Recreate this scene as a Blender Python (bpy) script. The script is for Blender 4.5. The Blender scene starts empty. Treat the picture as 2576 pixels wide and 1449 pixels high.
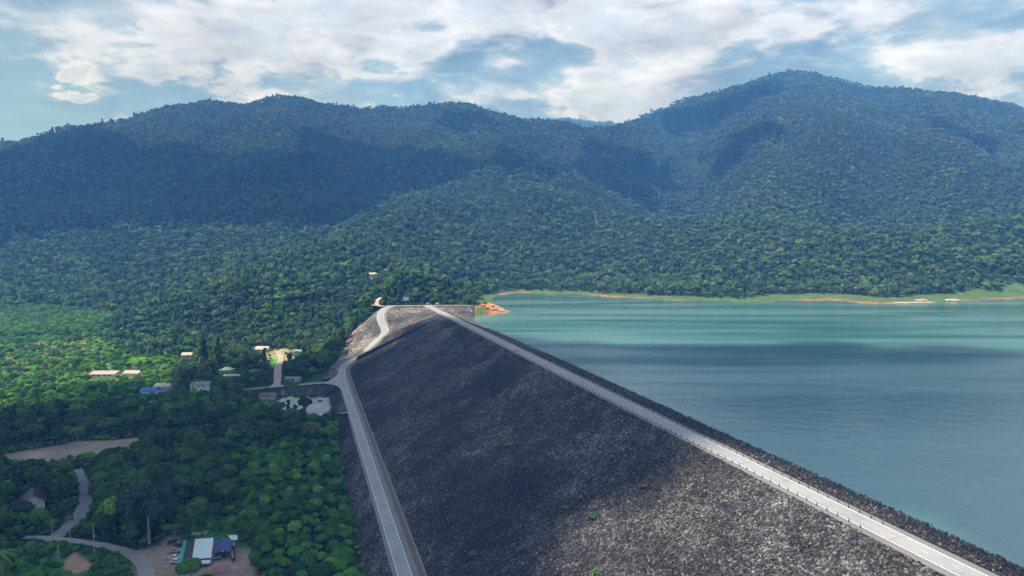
import bpy, math, random
import numpy as np
from mathutils import Vector, Matrix

# ============================================================ CAMERA / LIGHT
SC = bpy.context.scene
CAMZ = 86.0
PITCH = math.radians(3.85)
FPX = 1717.3            # focal length in units of a 2576 px wide picture
cam_d = bpy.data.cameras.new("camera")
cam_d.sensor_width = 36.0
cam_d.lens = 36.0 * FPX / 2576.0
cam_d.clip_start = 1.0
cam_d.clip_end = 30000.0
cam = bpy.data.objects.new("camera", cam_d)
SC.collection.objects.link(cam)
cam.location = (0, 0, CAMZ)
cam.rotation_euler = (math.pi / 2 - PITCH, 0, 0)
SC.camera = cam

SUN_AZ = math.radians(-108.0)     # measured from the view direction (+y); negative is to the left
SUN_EL = math.radians(62.0)
SUN = np.array([math.sin(SUN_AZ) * math.cos(SUN_EL), math.cos(SUN_AZ) * math.cos(SUN_EL), math.sin(SUN_EL)])
sun_d = bpy.data.lights.new("sun", 'SUN')
sun_d.energy = 5.0
sun_d.angle = math.radians(0.9)
sun_d.color = (1.0, 0.95, 0.88)
sun = bpy.data.objects.new("sun", sun_d)
SC.collection.objects.link(sun)
sun.rotation_euler = Vector(SUN.tolist()).to_track_quat('Z', 'Y').to_euler()

SC.view_settings.view_transform = 'Standard'
SC.view_settings.look = 'None'
SC.view_settings.exposure = 0.57
SC.view_settings.gamma = 1.0
SC.view_settings.use_curve_mapping = False
SC.cycles.volume_bounces = 0
SC.cycles.max_bounces = 6
SC.cycles.diffuse_bounces = 3
SC.cycles.transparent_max_bounces = 6
SC.cycles.use_adaptive_sampling = True


class NT:
    """small helper round a node tree"""
    def __init__(s, tree):
        s.t = tree
        s.t.nodes.clear()
    def n(s, kind, **kw):
        nd = s.t.nodes.new(kind)
        for k, v in kw.items():
            if k in ('operation', 'data_type', 'blend_type', 'noise_dimensions', 'feature', 'sky_type', 'attribute_name',
                     'attribute_type', 'interpolation', 'sun_disc', 'sun_elevation', 'sun_rotation', 'altitude', 'air_density',
                     'dust_density', 'ozone_density', 'distance', 'use_clamp', 'noise_type', 'normalize', 'wave_type', 'bands_direction'):
                setattr(nd, k, v)
            else:
                s.set(nd, k, v)
        return nd
    def set(s, nd, k, v):
        k = int(k[1:]) if k[0] == 'i' and k[1:].isdigit() else k.replace('_', ' ')
        sock = nd.inputs[k]
        if isinstance(v, bpy.types.NodeSocket):
            s.t.links.new(v, sock)
        else:
            if isinstance(v, (tuple, list)) and len(v) == 3 and sock.type == 'RGBA':
                v = (*v, 1)
            sock.default_value = v
    def math(s, op, a, b=0.0, c=None, clamp=False):
        nd = s.t.nodes.new('ShaderNodeMath'); nd.operation = op; nd.use_clamp = clamp
        for i, v in enumerate((a, b) if c is None else (a, b, c)):
            if isinstance(v, bpy.types.NodeSocket): s.t.links.new(v, nd.inputs[i])
            else: nd.inputs[i].default_value = v
        return nd.outputs[0]
    def mix(s, f, a, b, blend='MIX'):
        nd = s.t.nodes.new('ShaderNodeMix'); nd.data_type = 'RGBA'; nd.blend_type = blend
        for i, v in ((0, f), (6, a), (7, b)):
            if isinstance(v, bpy.types.NodeSocket): s.t.links.new(v, nd.inputs[i])
            else: nd.inputs[i].default_value = v if i == 0 or len(v) == 4 else (*v, 1)
        return nd.outputs[2]
    def ramp(s, f, stops, interp='LINEAR'):
        nd = s.t.nodes.new('ShaderNodeValToRGB'); nd.color_ramp.interpolation = interp
        el = nd.color_ramp.elements
        while len(el) < len(stops): el.new(0.5)
        for e, (p, c) in zip(el, stops):
            e.position = p
            e.color = (c, c, c, 1) if isinstance(c, (int, float)) else (*c, 1)
        s.t.links.new(f, nd.inputs[0])
        return nd.outputs[0]
    def noise(s, vec, scale, detail=4, rough=0.55, dist=0.0):
        nd = s.t.nodes.new('ShaderNodeTexNoise')
        s.t.links.new(vec, nd.inputs['Vector'])
        nd.inputs['Scale'].default_value = scale; nd.inputs['Detail'].default_value = detail
        nd.inputs['Roughness'].default_value = rough; nd.inputs['Distortion'].default_value = dist
        return nd.outputs[0]
    def link(s, a, b): s.t.links.new(a, b)


# ---- world: Nishita sky with a broken layer of cumulus
world = bpy.data.worlds.new("World"); SC.world = world; world.use_nodes = True
W = NT(world.node_tree)
sky = W.n('ShaderNodeTexSky', sky_type='NISHITA', sun_disc=False)
sky.sun_elevation = SUN_EL; sky.sun_rotation = SUN_AZ
sky.air_density = 1.0; sky.dust_density = 1.5; sky.ozone_density = 1.5
tc = W.n('ShaderNodeTexCoord')
sep = W.n('ShaderNodeSeparateXYZ'); W.link(tc.outputs['Generated'], sep.inputs[0])
zz = W.math('ADD', W.math('MAXIMUM', sep.outputs[2], 0.0), 0.40)
cx_ = W.math('DIVIDE', sep.outputs[0], zz); cy_ = W.math('DIVIDE', sep.outputs[1], zz)
cv = W.n('ShaderNodeCombineXYZ'); W.link(cx_, cv.inputs[0]); W.link(cy_, cv.inputs[1])
W.link(W.math('MULTIPLY', sep.outputs[2], 3.0), cv.inputs[2])
P_ = cv.outputs[0]
big = W.noise(P_, 1.6, 5, 0.5, 0.2)
med = W.noise(P_, 3.8, 9, 0.56, 0.25)
fine = W.noise(P_, 11.0, 8, 0.6, 0.2)
sh = W.n('ShaderNodeVectorMath', operation='ADD'); W.link(P_, sh.inputs[0]); sh.inputs[1].default_value = (-0.05, -0.02, 0.09)
med2 = W.noise(sh.outputs[0], 3.8, 9, 0.56, 0.25)
# direction of large bright and dark banks as seen round the compass (tangent plane of the north sky)
yy = W.math('MAXIMUM', sep.outputs[1], 0.05)
ta = W.math('DIVIDE', sep.outputs[0], yy); tb = W.math('DIVIDE', sep.outputs[2], yy)
dx_ = W.math('MULTIPLY', W.math('SUBTRACT', med, 0.5), 0.26); dy_ = W.math('MULTIPLY', W.math('SUBTRACT', fine, 0.5), 0.16)
ta = W.math('ADD', ta, dx_); tb = W.math('ADD', tb, dy_)
def skyblob(px, py, rx, ry, amp):
    a0 = (px - 1288) / FPX; b0 = math.tan(math.atan((724.5 - py) / FPX) - PITCH)
    u = W.math('DIVIDE', W.math('SUBTRACT', ta, a0), rx / FPX); v = W.math('DIVIDE', W.math('SUBTRACT', tb, b0), ry / FPX)
    r2 = W.math('ADD', W.math('MULTIPLY', u, u), W.math('MULTIPLY', v, v))
    e = W.math('DIVIDE', amp, W.math('ADD', 1.0, W.math('MULTIPLY', r2, r2)))
    return e
acc = None
BLOBS = [(560, 120, 340, 120, .34), (760, 60, 200, 80, .25), (1300, 60, 260, 110, .22), (1620, 190, 150, 150, .32), (1450, 285, 200, 35, .3),
         (2180, 60, 220, 80, .3), (2520, 150, 160, 90, .38), (228, 200, 54, 36, .85), (330, 150, 60, 90, -.3), (150, 290, 160, 60, -.3), (1700, 90, 140, 60, .25), (2300, 190, 150, 40, .18),
         (90, 200, 160, 110, -.28), (865, 135, 110, 60, -.35), (870, 150, 40, 25, .25), (1060, 190, 90, 130, -.15), (1380, 170, 110, 60, -.3), (1880, 190, 170, 90, -.24),
         (2450, 40, 130, 60, -.25), (1660, 25, 110, 40, -.3), (350, 260, 300, 60, -.25), (1000, 235, 160, 30, -.3), (60, 40, 140, 40, .1)]
for b in BLOBS:
    e = skyblob(*b[:4], b[4] * .82)
    acc = e if acc is None else W.math('ADD', acc, e)
cl = W.math('ADD', W.math('MULTIPLY', W.math('SUBTRACT', med, 0.5), 1.75), W.math('MULTIPLY', W.math('SUBTRACT', big, 0.5), 0.7))
cl = W.math('ADD', cl, W.math('MULTIPLY', W.math('SUBTRACT', fine, 0.5), 0.55))
dens = W.math('ADD', W.math('ADD', cl, acc), 0.5, clamp=True)
ccol = W.ramp(dens, [(0.15, (1.9, 3.3, 5.2)), (0.34, (2.4, 3.6, 5.5)), (0.45, (3.1, 4.2, 6.0)), (0.535, (4.0, 4.9, 6.7)), (0.60, (5.2, 5.8, 7.8)), (0.72, (6.0, 6.5, 8.6)), (0.88, (4.6, 5.3, 7.2))])
edge = W.noise(P_, 5.0, 9, 0.62, 0.8)
rel = W.math('ADD', 0.5, W.math('MULTIPLY', W.math('SUBTRACT', med, med2), 2.2), clamp=True)
ccol = W.mix(1.0, ccol, W.ramp(rel, [(0.12, 0.64), (0.5, 0.96), (0.85, 1.15)]), 'MULTIPLY')
ccol = W.mix(1.0, ccol, W.ramp(edge, [(0.32, 0.86), (0.50, 0.98), (0.66, 1.08)]), 'MULTIPLY')
covm = W.ramp(dens, [(0.08, 0.55), (0.40, 0.92), (0.6, 1.0)])
skyc = W.mix(covm, sky.outputs[0], ccol)
bg = W.n('ShaderNodeBackground'); W.link(skyc, bg.inputs[0]); bg.inputs[1].default_value = 0.095
wo = W.n('ShaderNodeOutputWorld'); W.link(bg.outputs[0], wo.inputs[0])

# ============================================================ GEOMETRY HELPERS
rng = np.random.default_rng(7)
random.seed(7)
cp, sp = math.cos(PITCH), math.sin(PITCH)

def ray(px, py):
    dx = (px - 1288.0) / FPX; dz = -(py - 724.5) / FPX
    d = np.array([dx, cp + sp * dz, -sp + cp * dz])
    return d / d[1]                       # unit depth along y

def G(px, py, z):
    """point of height z seen at that place of the photograph"""
    r = ray(px, py); D = (z - CAMZ) / r[2]
    return np.array([r[0] * D, D, z])

def atD(px, py, D):
    r = ray(px, py)
    return np.array([r[0] * D, D, CAMZ + r[2] * D])

def project(P):
    P = np.atleast_2d(P); x, y, z = P[:, 0], P[:, 1], P[:, 2] - CAMZ
    yc = y * cp - z * sp; zc = y * sp + z * cp
    return 1288 + FPX * x / yc, 724.5 - FPX * zc / yc

# value noise
_H = np.random.default_rng(3).random((256, 256))
def vnoise(x, y):
    xi = np.floor(x).astype(int); yi = np.floor(y).astype(int); fx = x - xi; fy = y - yi
    fx = fx * fx * (3 - 2 * fx); fy = fy * fy * (3 - 2 * fy)
    a = _H[xi & 255, yi & 255]; b = _H[(xi + 1) & 255, yi & 255]; c = _H[xi & 255, (yi + 1) & 255]; d = _H[(xi + 1) & 255, (yi + 1) & 255]
    return (a * (1 - fx) + b * fx) * (1 - fy) + (c * (1 - fx) + d * fx) * fy
def fbm(x, y, s, o=4, ridged=False):
    v = 0; a = 1; t = 0; x = x / s + 31.7; y = y / s + 11.3
    for i in range(o):
        n = vnoise(x, y)
        if ridged: n = 1 - np.abs(2 * n - 1)
        v = v + a * n; t += a; a *= 0.5; x, y = x * 1.9 + y * 0.35 + 5.1, y * 1.9 - x * 0.35 + 9.7
    return v / t

def smooth(e0, e1, x):
    t = np.clip((x - e0) / (e1 - e0), 0, 1); return t * t * (3 - 2 * t)

def seg_d(P, A, B):
    P = P[:, :2]
    d = B[:2] - A[:2]; L = (d ** 2).sum() + 1e-9
    t = np.clip(((P - A[:2]) @ d) / L, 0, 1)
    q = A[:2] + t[:, None] * d
    return np.hypot(P[:, 0] - q[:, 0], P[:, 1] - q[:, 1]), t
def line_d(P, pts):
    """distance to a polyline and the height of its nearest point"""
    best = np.full(len(P), 1e9); z = np.zeros(len(P))
    for A, B in zip(pts[:-1], pts[1:]):
        d, t = seg_d(P, A, B); m = d < best
        best[m] = d[m]; z[m] = (A[2] + t * (B[2] - A[2]))[m]
    return best, z
def inside(P, poly):
    poly = np.asarray(poly)[:, :2]; x, y = P[:, 0], P[:, 1]; r = np.zeros(len(P), bool)
    j = len(poly) - 1
    for i in range(len(poly)):
        xi, yi = poly[i]; xj, yj = poly[j]
        if yi != yj:
            r ^= ((yi > y) != (yj > y)) & (x < (xj - xi) * (y - yi) / (yj - yi) + xi)
        j = i
    return r
def sdist(P, poly):
    """signed distance, positive outside"""
    poly = [np.asarray(p, float) for p in poly]; best = np.full(len(P), 1e9)
    for A, B in zip(poly, poly[1:] + poly[:1]):
        best = np.minimum(best, seg_d(P, A, B)[0])
    return np.where(inside(P, poly), -best, best)

def resample(pts, step):
    """Catmull-Rom through the points, then even steps"""
    pts = np.array(pts, float); p = np.vstack([2 * pts[0] - pts[1], pts, 2 * pts[-1] - pts[-2]])
    out = []
    for i in range(1, len(p) - 2):
        for t in np.linspace(0, 1, 12, endpoint=False):
            out.append(0.5 * ((2 * p[i]) + (-p[i - 1] + p[i + 1]) * t + (2 * p[i - 1] - 5 * p[i] + 4 * p[i + 1] - p[i + 2]) * t * t + (-p[i - 1] + 3 * p[i] - 3 * p[i + 1] + p[i + 2]) * t ** 3))
    out.append(pts[-1]); out = np.array(out)
    L = np.concatenate([[0], np.cumsum(np.linalg.norm(np.diff(out, axis=0), axis=1))])
    n = max(2, int(L[-1] / step) + 1); u = np.linspace(0, L[-1], n)
    return np.stack([np.interp(u, L, out[:, k]) for k in range(3)], 1)
def offset(pts, d):
    """shift a polyline sideways: d > 0 to the right of travel"""
    t = np.gradient(pts[:, :2], axis=0); t /= np.linalg.norm(t, axis=1)[:, None] + 1e-9
    o = pts.copy(); o[:, 0] += t[:, 1] * d; o[:, 1] -= t[:, 0] * d
    return o

# ---- dam frame
ALPHA = math.atan((753.9 - 1288) / FPX)
DA = np.array([math.sin(ALPHA), math.cos(ALPHA)])        # along the crest
DR = np.array([math.cos(ALPHA), -math.sin(ALPHA)])       # to the right (reservoir side)
def st(s, t, z): v = DA * s + DR * t; return np.array([v[0], v[1], z])
def to_st(P): return P[:2] @ DA, P[:2] @ DR
ZC, ZB, ZG = 11.0, -39.0, -48.0
_, TC = to_st(G(2410, 1449, ZC))             # left edge of the crest road
S_END, _ = to_st(G(1072, 769, ZC))
ROADW = 6.6
_, TB = to_st(G(1038, 1449, ZB)); _, TBL = to_st(G(1000, 1449, ZB))
TBC = (TB + TBL) / 2; LW = TB - TBL

# ---- main curves
crestL = np.array([st(s, TC, ZC) for s in np.linspace(-160, S_END, 60)])
ctrl = [st(-160, TBC, ZB)] + [st(s, TBC, ZB) for s in (0, 200, 350, 500)]
s_j, _ = to_st(G(864, 962, ZB)); ctrl.append(st(s_j, TBC, ZB))
for px, py, z in [(861, 930, -36), (873, 914, -33), (894, 900, -29), (919, 882, -22), (950, 854, -13), (967, 837, -7), (968, 826, -4), (962, 815, -1),
                  (957, 798, 4), (960, 786, 7.5), (969, 776, 10), (985, 770, 11)]:
    ctrl.append(G(px, py, z))
RC = resample(ctrl, 4.0)                     # centre line of the berm road and its ramp
west = resample([G(862, 955, -39), G(840, 961, -39), G(809, 963, -40), G(747, 968, -43), G(694, 972, -45), G(623, 979, -46.5), G(543, 990, -47), G(480, 1003, -47.5), G(400, 1012, -48), G(250, 1010, -48)], 5)
toproad = resample([G(930, 760, 10), G(950, 769, 11), G(1000, 769.3, 11), G(1072, 768.5, 11), G(1130, 768, 11), G(1180, 768.5, 10.5), G(1215, 771, 8), G(1240, 775, 4.5), G(1262, 780, 1.5)], 5)
hillroad = resample([G(950, 769, 11), G(947, 758, 13), G(958, 748, 17)], 4)
outer_toe = [G(949, 781, 6), G(926, 801, -2), G(900, 822, -9), G(872, 848, -17), G(868, 867, -22), G(830, 917, -33), G(809, 952, -43)]
village = resample([G(694, 971, -45), G(698, 950, -47), G(699, 925, -47.5), G(706, 900, -47.5), G(700, 886, -47.5), G(715, 878, -47)], 4)
gravel_a = resample([G(195, 1180, ZG), G(212, 1221, ZG), G(214, 1264, ZG), G(198, 1302, ZG), G(174, 1323, ZG), G(148, 1346, ZG), G(110, 1360, ZG)], 4)
gravel_b = resample([G(60, 1352, ZG), G(110, 1352, ZG), G(166, 1358, ZG), G(255, 1371, ZG), G(322, 1390, ZG), G(357, 1417, ZG), G(372, 1460, ZG), G(372, 1560, ZG)], 4)
entry = resample([G(884, 1036, -39.0), G(866, 1037, -40.6), G(845, 1041, -44.6), G(826, 1046, -48), G(800, 1050, -48.9)], 2)
s_e, _ = to_st(G(880, 1036, ZB))

# ---- reservoir outline (world)
shore_px = [(1215, 806), (1188, 794), (1196, 790), (1230, 787), (1264, 786), (1273, 779), (1262, 772), (1243, 765), (1236, 755), (1250, 745), (1275, 740), (1310, 737), (1365, 740),
            (1400, 742), (1450, 739), (1520, 747), (1600, 751), (1700, 757), (1800, 757), (1880, 761), (1935, 762), (1960, 756), (2040, 757), (2100, 756), (2160, 763), (2240, 765),
            (2330, 763), (2420, 759), (2500, 755), (2576, 751), (2800, 746), (3200, 750), (3900, 770)]
D_UP = ZC / 1.0
T_W = TC + ROADW + 3.0 + 2.85 * ZC            # waterline on the upstream slope
s_w, _ = to_st(G(1215, 806, 0))
shore = [st(-300, T_W, 0)] + [st(s, T_W, 0) for s in (200, 500, s_w)] + [G(x, y, 0) for x, y in shore_px[1:]] + [np.array([1500., 300., 0]), np.array([1500., -400., 0])]

# ---- terrain
def rid(lst, dz=0): return [atD(px, py, D) + np.array([0, 0, dz]) for px, py, D in lst]
RIDGES = [
 (rid([(-500, 440, 3000), (-250, 400, 3000), (0, 368, 2900), (100, 346, 2850), (200, 322, 2800), (300, 314, 2850), (440, 270, 2950), (540, 246, 3000), (620, 255, 3000), (740, 244, 3050), (870, 261, 3000),
       (930, 273, 2950), (980, 268, 2900), (1060, 264, 2900), (1150, 262, 2850), (1230, 283, 2850), (1310, 301, 2800), (1380, 306, 2850), (1450, 321, 2900), (1560, 324, 3000)], -27), .40, 60),
 (rid([(1560, 324, 3100), (1640, 291, 3150), (1750, 263, 3200), (1850, 230, 3300), (1920, 203, 3400), (1970, 186, 3400), (2050, 188, 3400), (2130, 206, 3350), (2250, 225, 3200), (2350, 240, 3100), (2450, 253, 3000),
       (2576, 270, 2900), (2800, 320, 2800), (3100, 380, 2600)], -26), .37, 60),
 (rid([(2000, 187, 3380), (2060, 300, 2750), (2010, 420, 2200), (1930, 540, 1700), (1850, 620, 1400)]), .42, 50),
 (rid([(2350, 240, 3100), (2420, 380, 2300), (2400, 520, 1700), (2350, 650, 1250)]), .42, 50),
 (rid([(740, 246, 3050), (700, 330, 2600), (560, 450, 2150), (400, 560, 1800)], -10), .44, 50),
 (rid([(1150, 262, 2850), (1120, 340, 2500), (1160, 400, 2250)], -10), .44, 50),
 (rid([(200, 322, 2800), (100, 430, 2400), (0, 560, 1950)], -5), .45, 50),
 (rid([(860, 612, 1250), (920, 585, 1350), (1000, 528, 1500), (1100, 500, 1600), (1300, 478, 1700), (1450, 475, 1750), (1540, 510, 1700), (1640, 570, 1600), (1750, 610, 1450), (1850, 655, 1300)], -6), .45, 40),
 (rid([(950, 650, 940), (1000, 640, 940), (1100, 665, 930), (1170, 695, 915), (1210, 725, 930)], -9), .62, 20),
 (rid([(0, 690, 1800), (300, 660, 1700), (500, 650, 1500), (700, 645, 1330), (850, 630, 1230)], -10), .31, 40),
 (rid([(1300, 306, 6200), (1420, 297, 6200), (1500, 310, 6200)]), .35, 60),
]
GULLIES = [(rid([(1565, 330, 3000), (1600, 380, 2650), (1650, 460, 2200), (1690, 530, 1850)]), 120, 190),
 (rid([(1330, 310, 2750), (1370, 380, 2450), (1420, 440, 2150)]), 70, 130), (rid([(330, 325, 2750), (300, 420, 2350), (240, 560, 1900)]), 70, 140),
 (rid([(930, 285, 2900), (900, 380, 2500), (960, 480, 2050)]), 75, 150), (rid([(660, 262, 2950), (500, 340, 2600)]), 50, 110),
 (rid([(2180, 225, 3250), (2230, 400, 2400), (2180, 600, 1500)]), 80, 140), (rid([(1800, 262, 3150), (1760, 360, 2600), (1760, 470, 2050)]), 75, 120), (rid([(2480, 270, 2900), (2520, 450, 2200), (2500, 620, 1500)]), 75, 130),
 (rid([(1480, 505, 1650), (1500, 600, 1450), (1480, 700, 1250)]), 30, 70), (rid([(1230, 500, 1650), (1250, 600, 1400), (1300, 690, 1250)]), 30, 70)]
# pads: the ground follows a line (a road, a terrace) within a half width and blends out
village_flat = resample([G(440, 905, -47.5), G(600, 905, -47.5), G(735, 900, -47.5)], 30)
PADS = [(village_flat, 85, 170), (RC, 6, 9), (west, 5.5, 7), (toproad, 8, 14), (hillroad, 5, 10), (resample([p for p in outer_toe], 6), 2.5, 26),
        (village, 5, 12), (resample([G(1205, 779, 4), G(1235, 782, 2.2), G(1262, 782.5, 1.0)], 4), 3, 16), (gravel_a, 6, 14), (gravel_b, 6, 14), (entry, 4, 6)]
toe_line = np.array([st(s, TBL - 10.5, ZG) for s in np.linspace(-200, s_e - 8, 30)])
lot_c = resample([G(705, 1020, -49), G(765, 1018, -49), G(812, 1018, -49)], 8)
foot = [st(-300, TBL - 8.5, 0), st(s_e - 6, TBL - 8.5, 0), st(s_e - 6, TBL - 4, 0), st(s_j - 20, TBL - 4, 0), G(852, 945, -38)] + [p for p in outer_toe[::-1]] + [G(985, 766, 11), G(1110, 765, 11), G(1200, 775, 6), G(1200, 800, 0), st(500, T_W, 0), st(-300, T_W, 0)]

bankp = [st(s_e + 5, TBL - 1, 0), st(s_j - 22, TBL - 1, 0)] + [G(*p) for p in ((852, 972, -39.3), (835, 967.5, -39.6), (809, 967.5, -40.3), (780, 969.5, -41.5), (747, 973, -43), (694, 977, -45.3), (655, 981, -46.5), (655, 984, -48), (690, 990, -48.5), (716, 1000, -49), (760, 1000, -49), (800, 1001, -49), (825, 1003, -49), (830, 1015, -49), (834, 1029, -49), (842, 1033, -46), (856, 1032, -43))]
def terrain(P, full=True):
    P = np.asarray(P, float)[:, :2]
    acc = np.exp(np.full(len(P), (ZG + 0.0) / 14.0))
    dmin = np.full(len(P), 1e9)
    for pts, k, r in RIDGES:
        v = np.full(len(P), -1e3)
        for A, B in zip(pts[:-1], pts[1:]):
            d, t = seg_d(P, A, B)
            v = np.maximum(v, A[2] + t * (B[2] - A[2]) - k * (np.sqrt(d * d + r * r) - r)); dmin = np.minimum(dmin, d)
        acc += np.exp(np.clip(v, -300, 2000) / 14.0)
    h = 14.0 * np.log(acc)
    up = np.clip((h - ZG - 10) / 300, 0, 1)
    sup = 1 - np.exp(-dmin / 160)
    h = h + (fbm(P[:, 0], P[:, 1], 470, 5, True) - 0.62) * 255 * up * sup + (fbm(P[:, 0], P[:, 1], 60, 3) - .5) * 10 * up
    h = h + (fbm(P[:, 0], P[:, 1], 45, 3) - 0.5) * 2.2
    dtop = np.minimum(line_d(P, RIDGES[0][0])[0], line_d(P, RIDGES[1][0])[0])
    for pts, dep, wd in GULLIES:
        d, _ = line_d(P, pts); h = h - dep * 1.15 * smooth(60, 380, dtop) * np.exp(-(d / wd) ** 2) * np.clip((h - ZG - 40) / 150, 0, 1)
    # reservoir bowl and its shore
    t = P @ DR
    lk = smooth(TC - 25, TC + 25, t)
    sd = sdist(P, shore)
    n = (fbm(P[:, 0], P[:, 1], 38, 4) - .5)
    wet = np.maximum(-0.3 * -sd, -18)
    land = np.where(sd > 0, 0.115 * np.minimum(sd, 45) + 0.4 * n + smooth(25, 120, sd) * np.maximum(h, 3) * 1.0 + 0.2, wet)
    land = np.where(sd > 0, np.minimum(land, np.maximum(h, 0.115 * np.minimum(sd, 70) + 1.2 * n * smooth(0, 20, sd))), land)
    h = h * (1 - lk) + land * lk
    if full:
        for pts, w0, w1 in PADS:
            d, z = line_d(P, pts)
            w = 1 - smooth(w0, w0 + w1, d)
            h = h * (1 - w) + (z - 0.40) * w
        d, z = line_d(P, lot_c); w = 1 - smooth(15, 24, d); h = h * (1 - w) + (-49.2) * w
        d, z = line_d(P, toe_line); w = 1 - smooth(3.5, 14, d); h = h * (1 - w) + (ZG - 0.2) * w
        fs = sdist(P, foot)
        w = smooth(3, 7, -fs); h = h * (1 - w) + np.minimum(h, -62) * w
        w = smooth(1.0, 4.0, -sdist(P, bankp)); h = h * (1 - w) + np.minimum(h, -56) * w
    return h

def T1(x, y): return float(terrain(np.array([[x, y]]))[0])
_cache = {}
def hit(px, py):
    """the ground seen at that place of the photograph"""
    r = ray(px, py)
    D = 150 * 1.0035 ** np.arange(1040)
    P = np.stack([r[0] * D, D], 1); h = terrain(P); z = CAMZ + r[2] * D
    i = np.argmax(h > z)
    if h[i] <= z[i]: return np.array([P[-1, 0], P[-1, 1], h[-1]])
    f = 0.5
    if i > 0:
        a, b = z[i - 1] - h[i - 1], h[i] - z[i]; f = a / (a + b + 1e-9)
        return np.array([*(P[i - 1] * (1 - f) + P[i] * f), h[i - 1] * (1 - f) + h[i] * f])
    return np.array([P[0, 0], P[0, 1], h[0]])

# ============================================================ OBJECT HELPERS
COL = SC.collection
def tag(o, label=None, cat=None, group=None, kind=None):
    if label: o['label'] = label
    if cat: o['category'] = cat
    if group: o['group'] = group
    if kind: o['kind'] = kind
    return o
def empty(name, loc, rz=0):
    o = bpy.data.objects.new(name, None); COL.objects.link(o); o.location = loc; o.rotation_euler = (0, 0, rz)
    o.empty_display_size = 0.5
    return o
def np_mesh(name, V, F, mats=(), smooth_=False, mi=None):
    me = bpy.data.meshes.new(name); V = np.asarray(V, np.float32); F = np.asarray(F, np.int32); k = F.shape[1]
    me.vertices.add(len(V)); me.vertices.foreach_set('co', V.ravel())
    me.loops.add(F.size); me.loops.foreach_set('vertex_index', F.ravel())
    me.polygons.add(len(F)); me.polygons.foreach_set('loop_start', np.arange(0, F.size, k, dtype=np.int32))
    me.polygons.foreach_set('loop_total', np.full(len(F), k, np.int32))
    if mi is not None: me.polygons.foreach_set('material_index', np.asarray(mi, np.int32))
    for m in mats: me.materials.append(m)
    me.update(calc_edges=True); me.validate()
    me.polygons.foreach_set('use_smooth', np.full(len(me.polygons), smooth_))
    return me
def link(name, me, parent=None, loc=None):
    o = bpy.data.objects.new(name, me); COL.objects.link(o)
    if parent is not None: o.parent = parent
    if loc is not None: o.location = loc
    return o

class MB:
    def __init__(s): s.v = []; s.f = []
    def box(s, c, d, rz=0, rx=0, ry=0, taper=1.0):
        M = Matrix.Rotation(rz, 3, 'Z') @ Matrix.Rotation(ry, 3, 'Y') @ Matrix.Rotation(rx, 3, 'X'); b = len(s.v)
        for z in (-.5, .5):
            k = taper if z > 0 else 1.0
            for x, y in ((-.5, -.5), (.5, -.5), (.5, .5), (-.5, .5)):
                p = M @ Vector((x * d[0] * k, y * d[1] * k, z * d[2])); s.v.append((p.x + c[0], p.y + c[1], p.z + c[2]))
        s.f += [(b, b + 3, b + 2, b + 1), (b + 4, b + 5, b + 6, b + 7)] + [(b + i, b + (i + 1) % 4, b + 4 + (i + 1) % 4, b + 4 + i) for i in range(4)]
        return s
    def tube(s, pts, rad, n=8):
        b = len(s.v); pts = [Vector(p) for p in pts]; rad = rad if isinstance(rad, (list, tuple)) else [rad] * len(pts)
        for i, p in enumerate(pts):
            d = (pts[min(i + 1, len(pts) - 1)] - pts[max(i - 1, 0)]).normalized()
            a = d.cross(Vector((0.3, 0.9, 0.1)) if abs(d.z) > .9 else Vector((0, 0, 1))).normalized(); c = d.cross(a)
            for k in range(n):
                q = p + (a * math.cos(2 * math.pi * k / n) + c * math.sin(2 * math.pi * k / n)) * rad[i]; s.v.append(tuple(q))
        for i in range(len(pts) - 1):
            for k in range(n):
                s.f.append((b + i * n + k, b + i * n + (k + 1) % n, b + (i + 1) * n + (k + 1) % n, b + (i + 1) * n + k))
        s.f.append(tuple(b + k for k in range(n))[::-1]); s.f.append(tuple(b + (len(pts) - 1) * n + k for k in range(n)))
        return s
    def prism(s, prof, y0, y1):
        """profile in x,z swept along y"""
        b = len(s.v); n = len(prof)
        for y in (y0, y1):
            for x, z in prof: s.v.append((x, y, z))
        s.f += [(b + i, b + (i + 1) % n, b + n + (i + 1) % n, b + n + i) for i in range(n)] + [tuple(range(b, b + n))[::-1], tuple(range(b + n, b + 2 * n))]
        return s
    def quad(s, *p):
        b = len(s.v); s.v += [tuple(q) for q in p]; s.f.append(tuple(range(b, b + len(p)))); return s
    def build(s, name, m, parent=None, bevel=0, sm=False, loc=None):
        me = bpy.data.meshes.new(name); me.from_pydata(s.v, [], s.f); me.materials.append(m)
        if bevel:
            import bmesh
            bm = bmesh.new(); bm.from_mesh(me); bmesh.ops.recalc_face_normals(bm, faces=bm.faces)
            bmesh.ops.bevel(bm, geom=list(bm.edges), offset=bevel, segments=1, affect='EDGES', clamp_overlap=True); bm.to_mesh(me); bm.free()
        else:
            import bmesh
            bm = bmesh.new(); bm.from_mesh(me); bmesh.ops.recalc_face_normals(bm, faces=bm.faces); bm.to_mesh(me); bm.free()
        if sm:
            for p in me.polygons: p.use_smooth = True
        return link(name, me, parent, loc)

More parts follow.
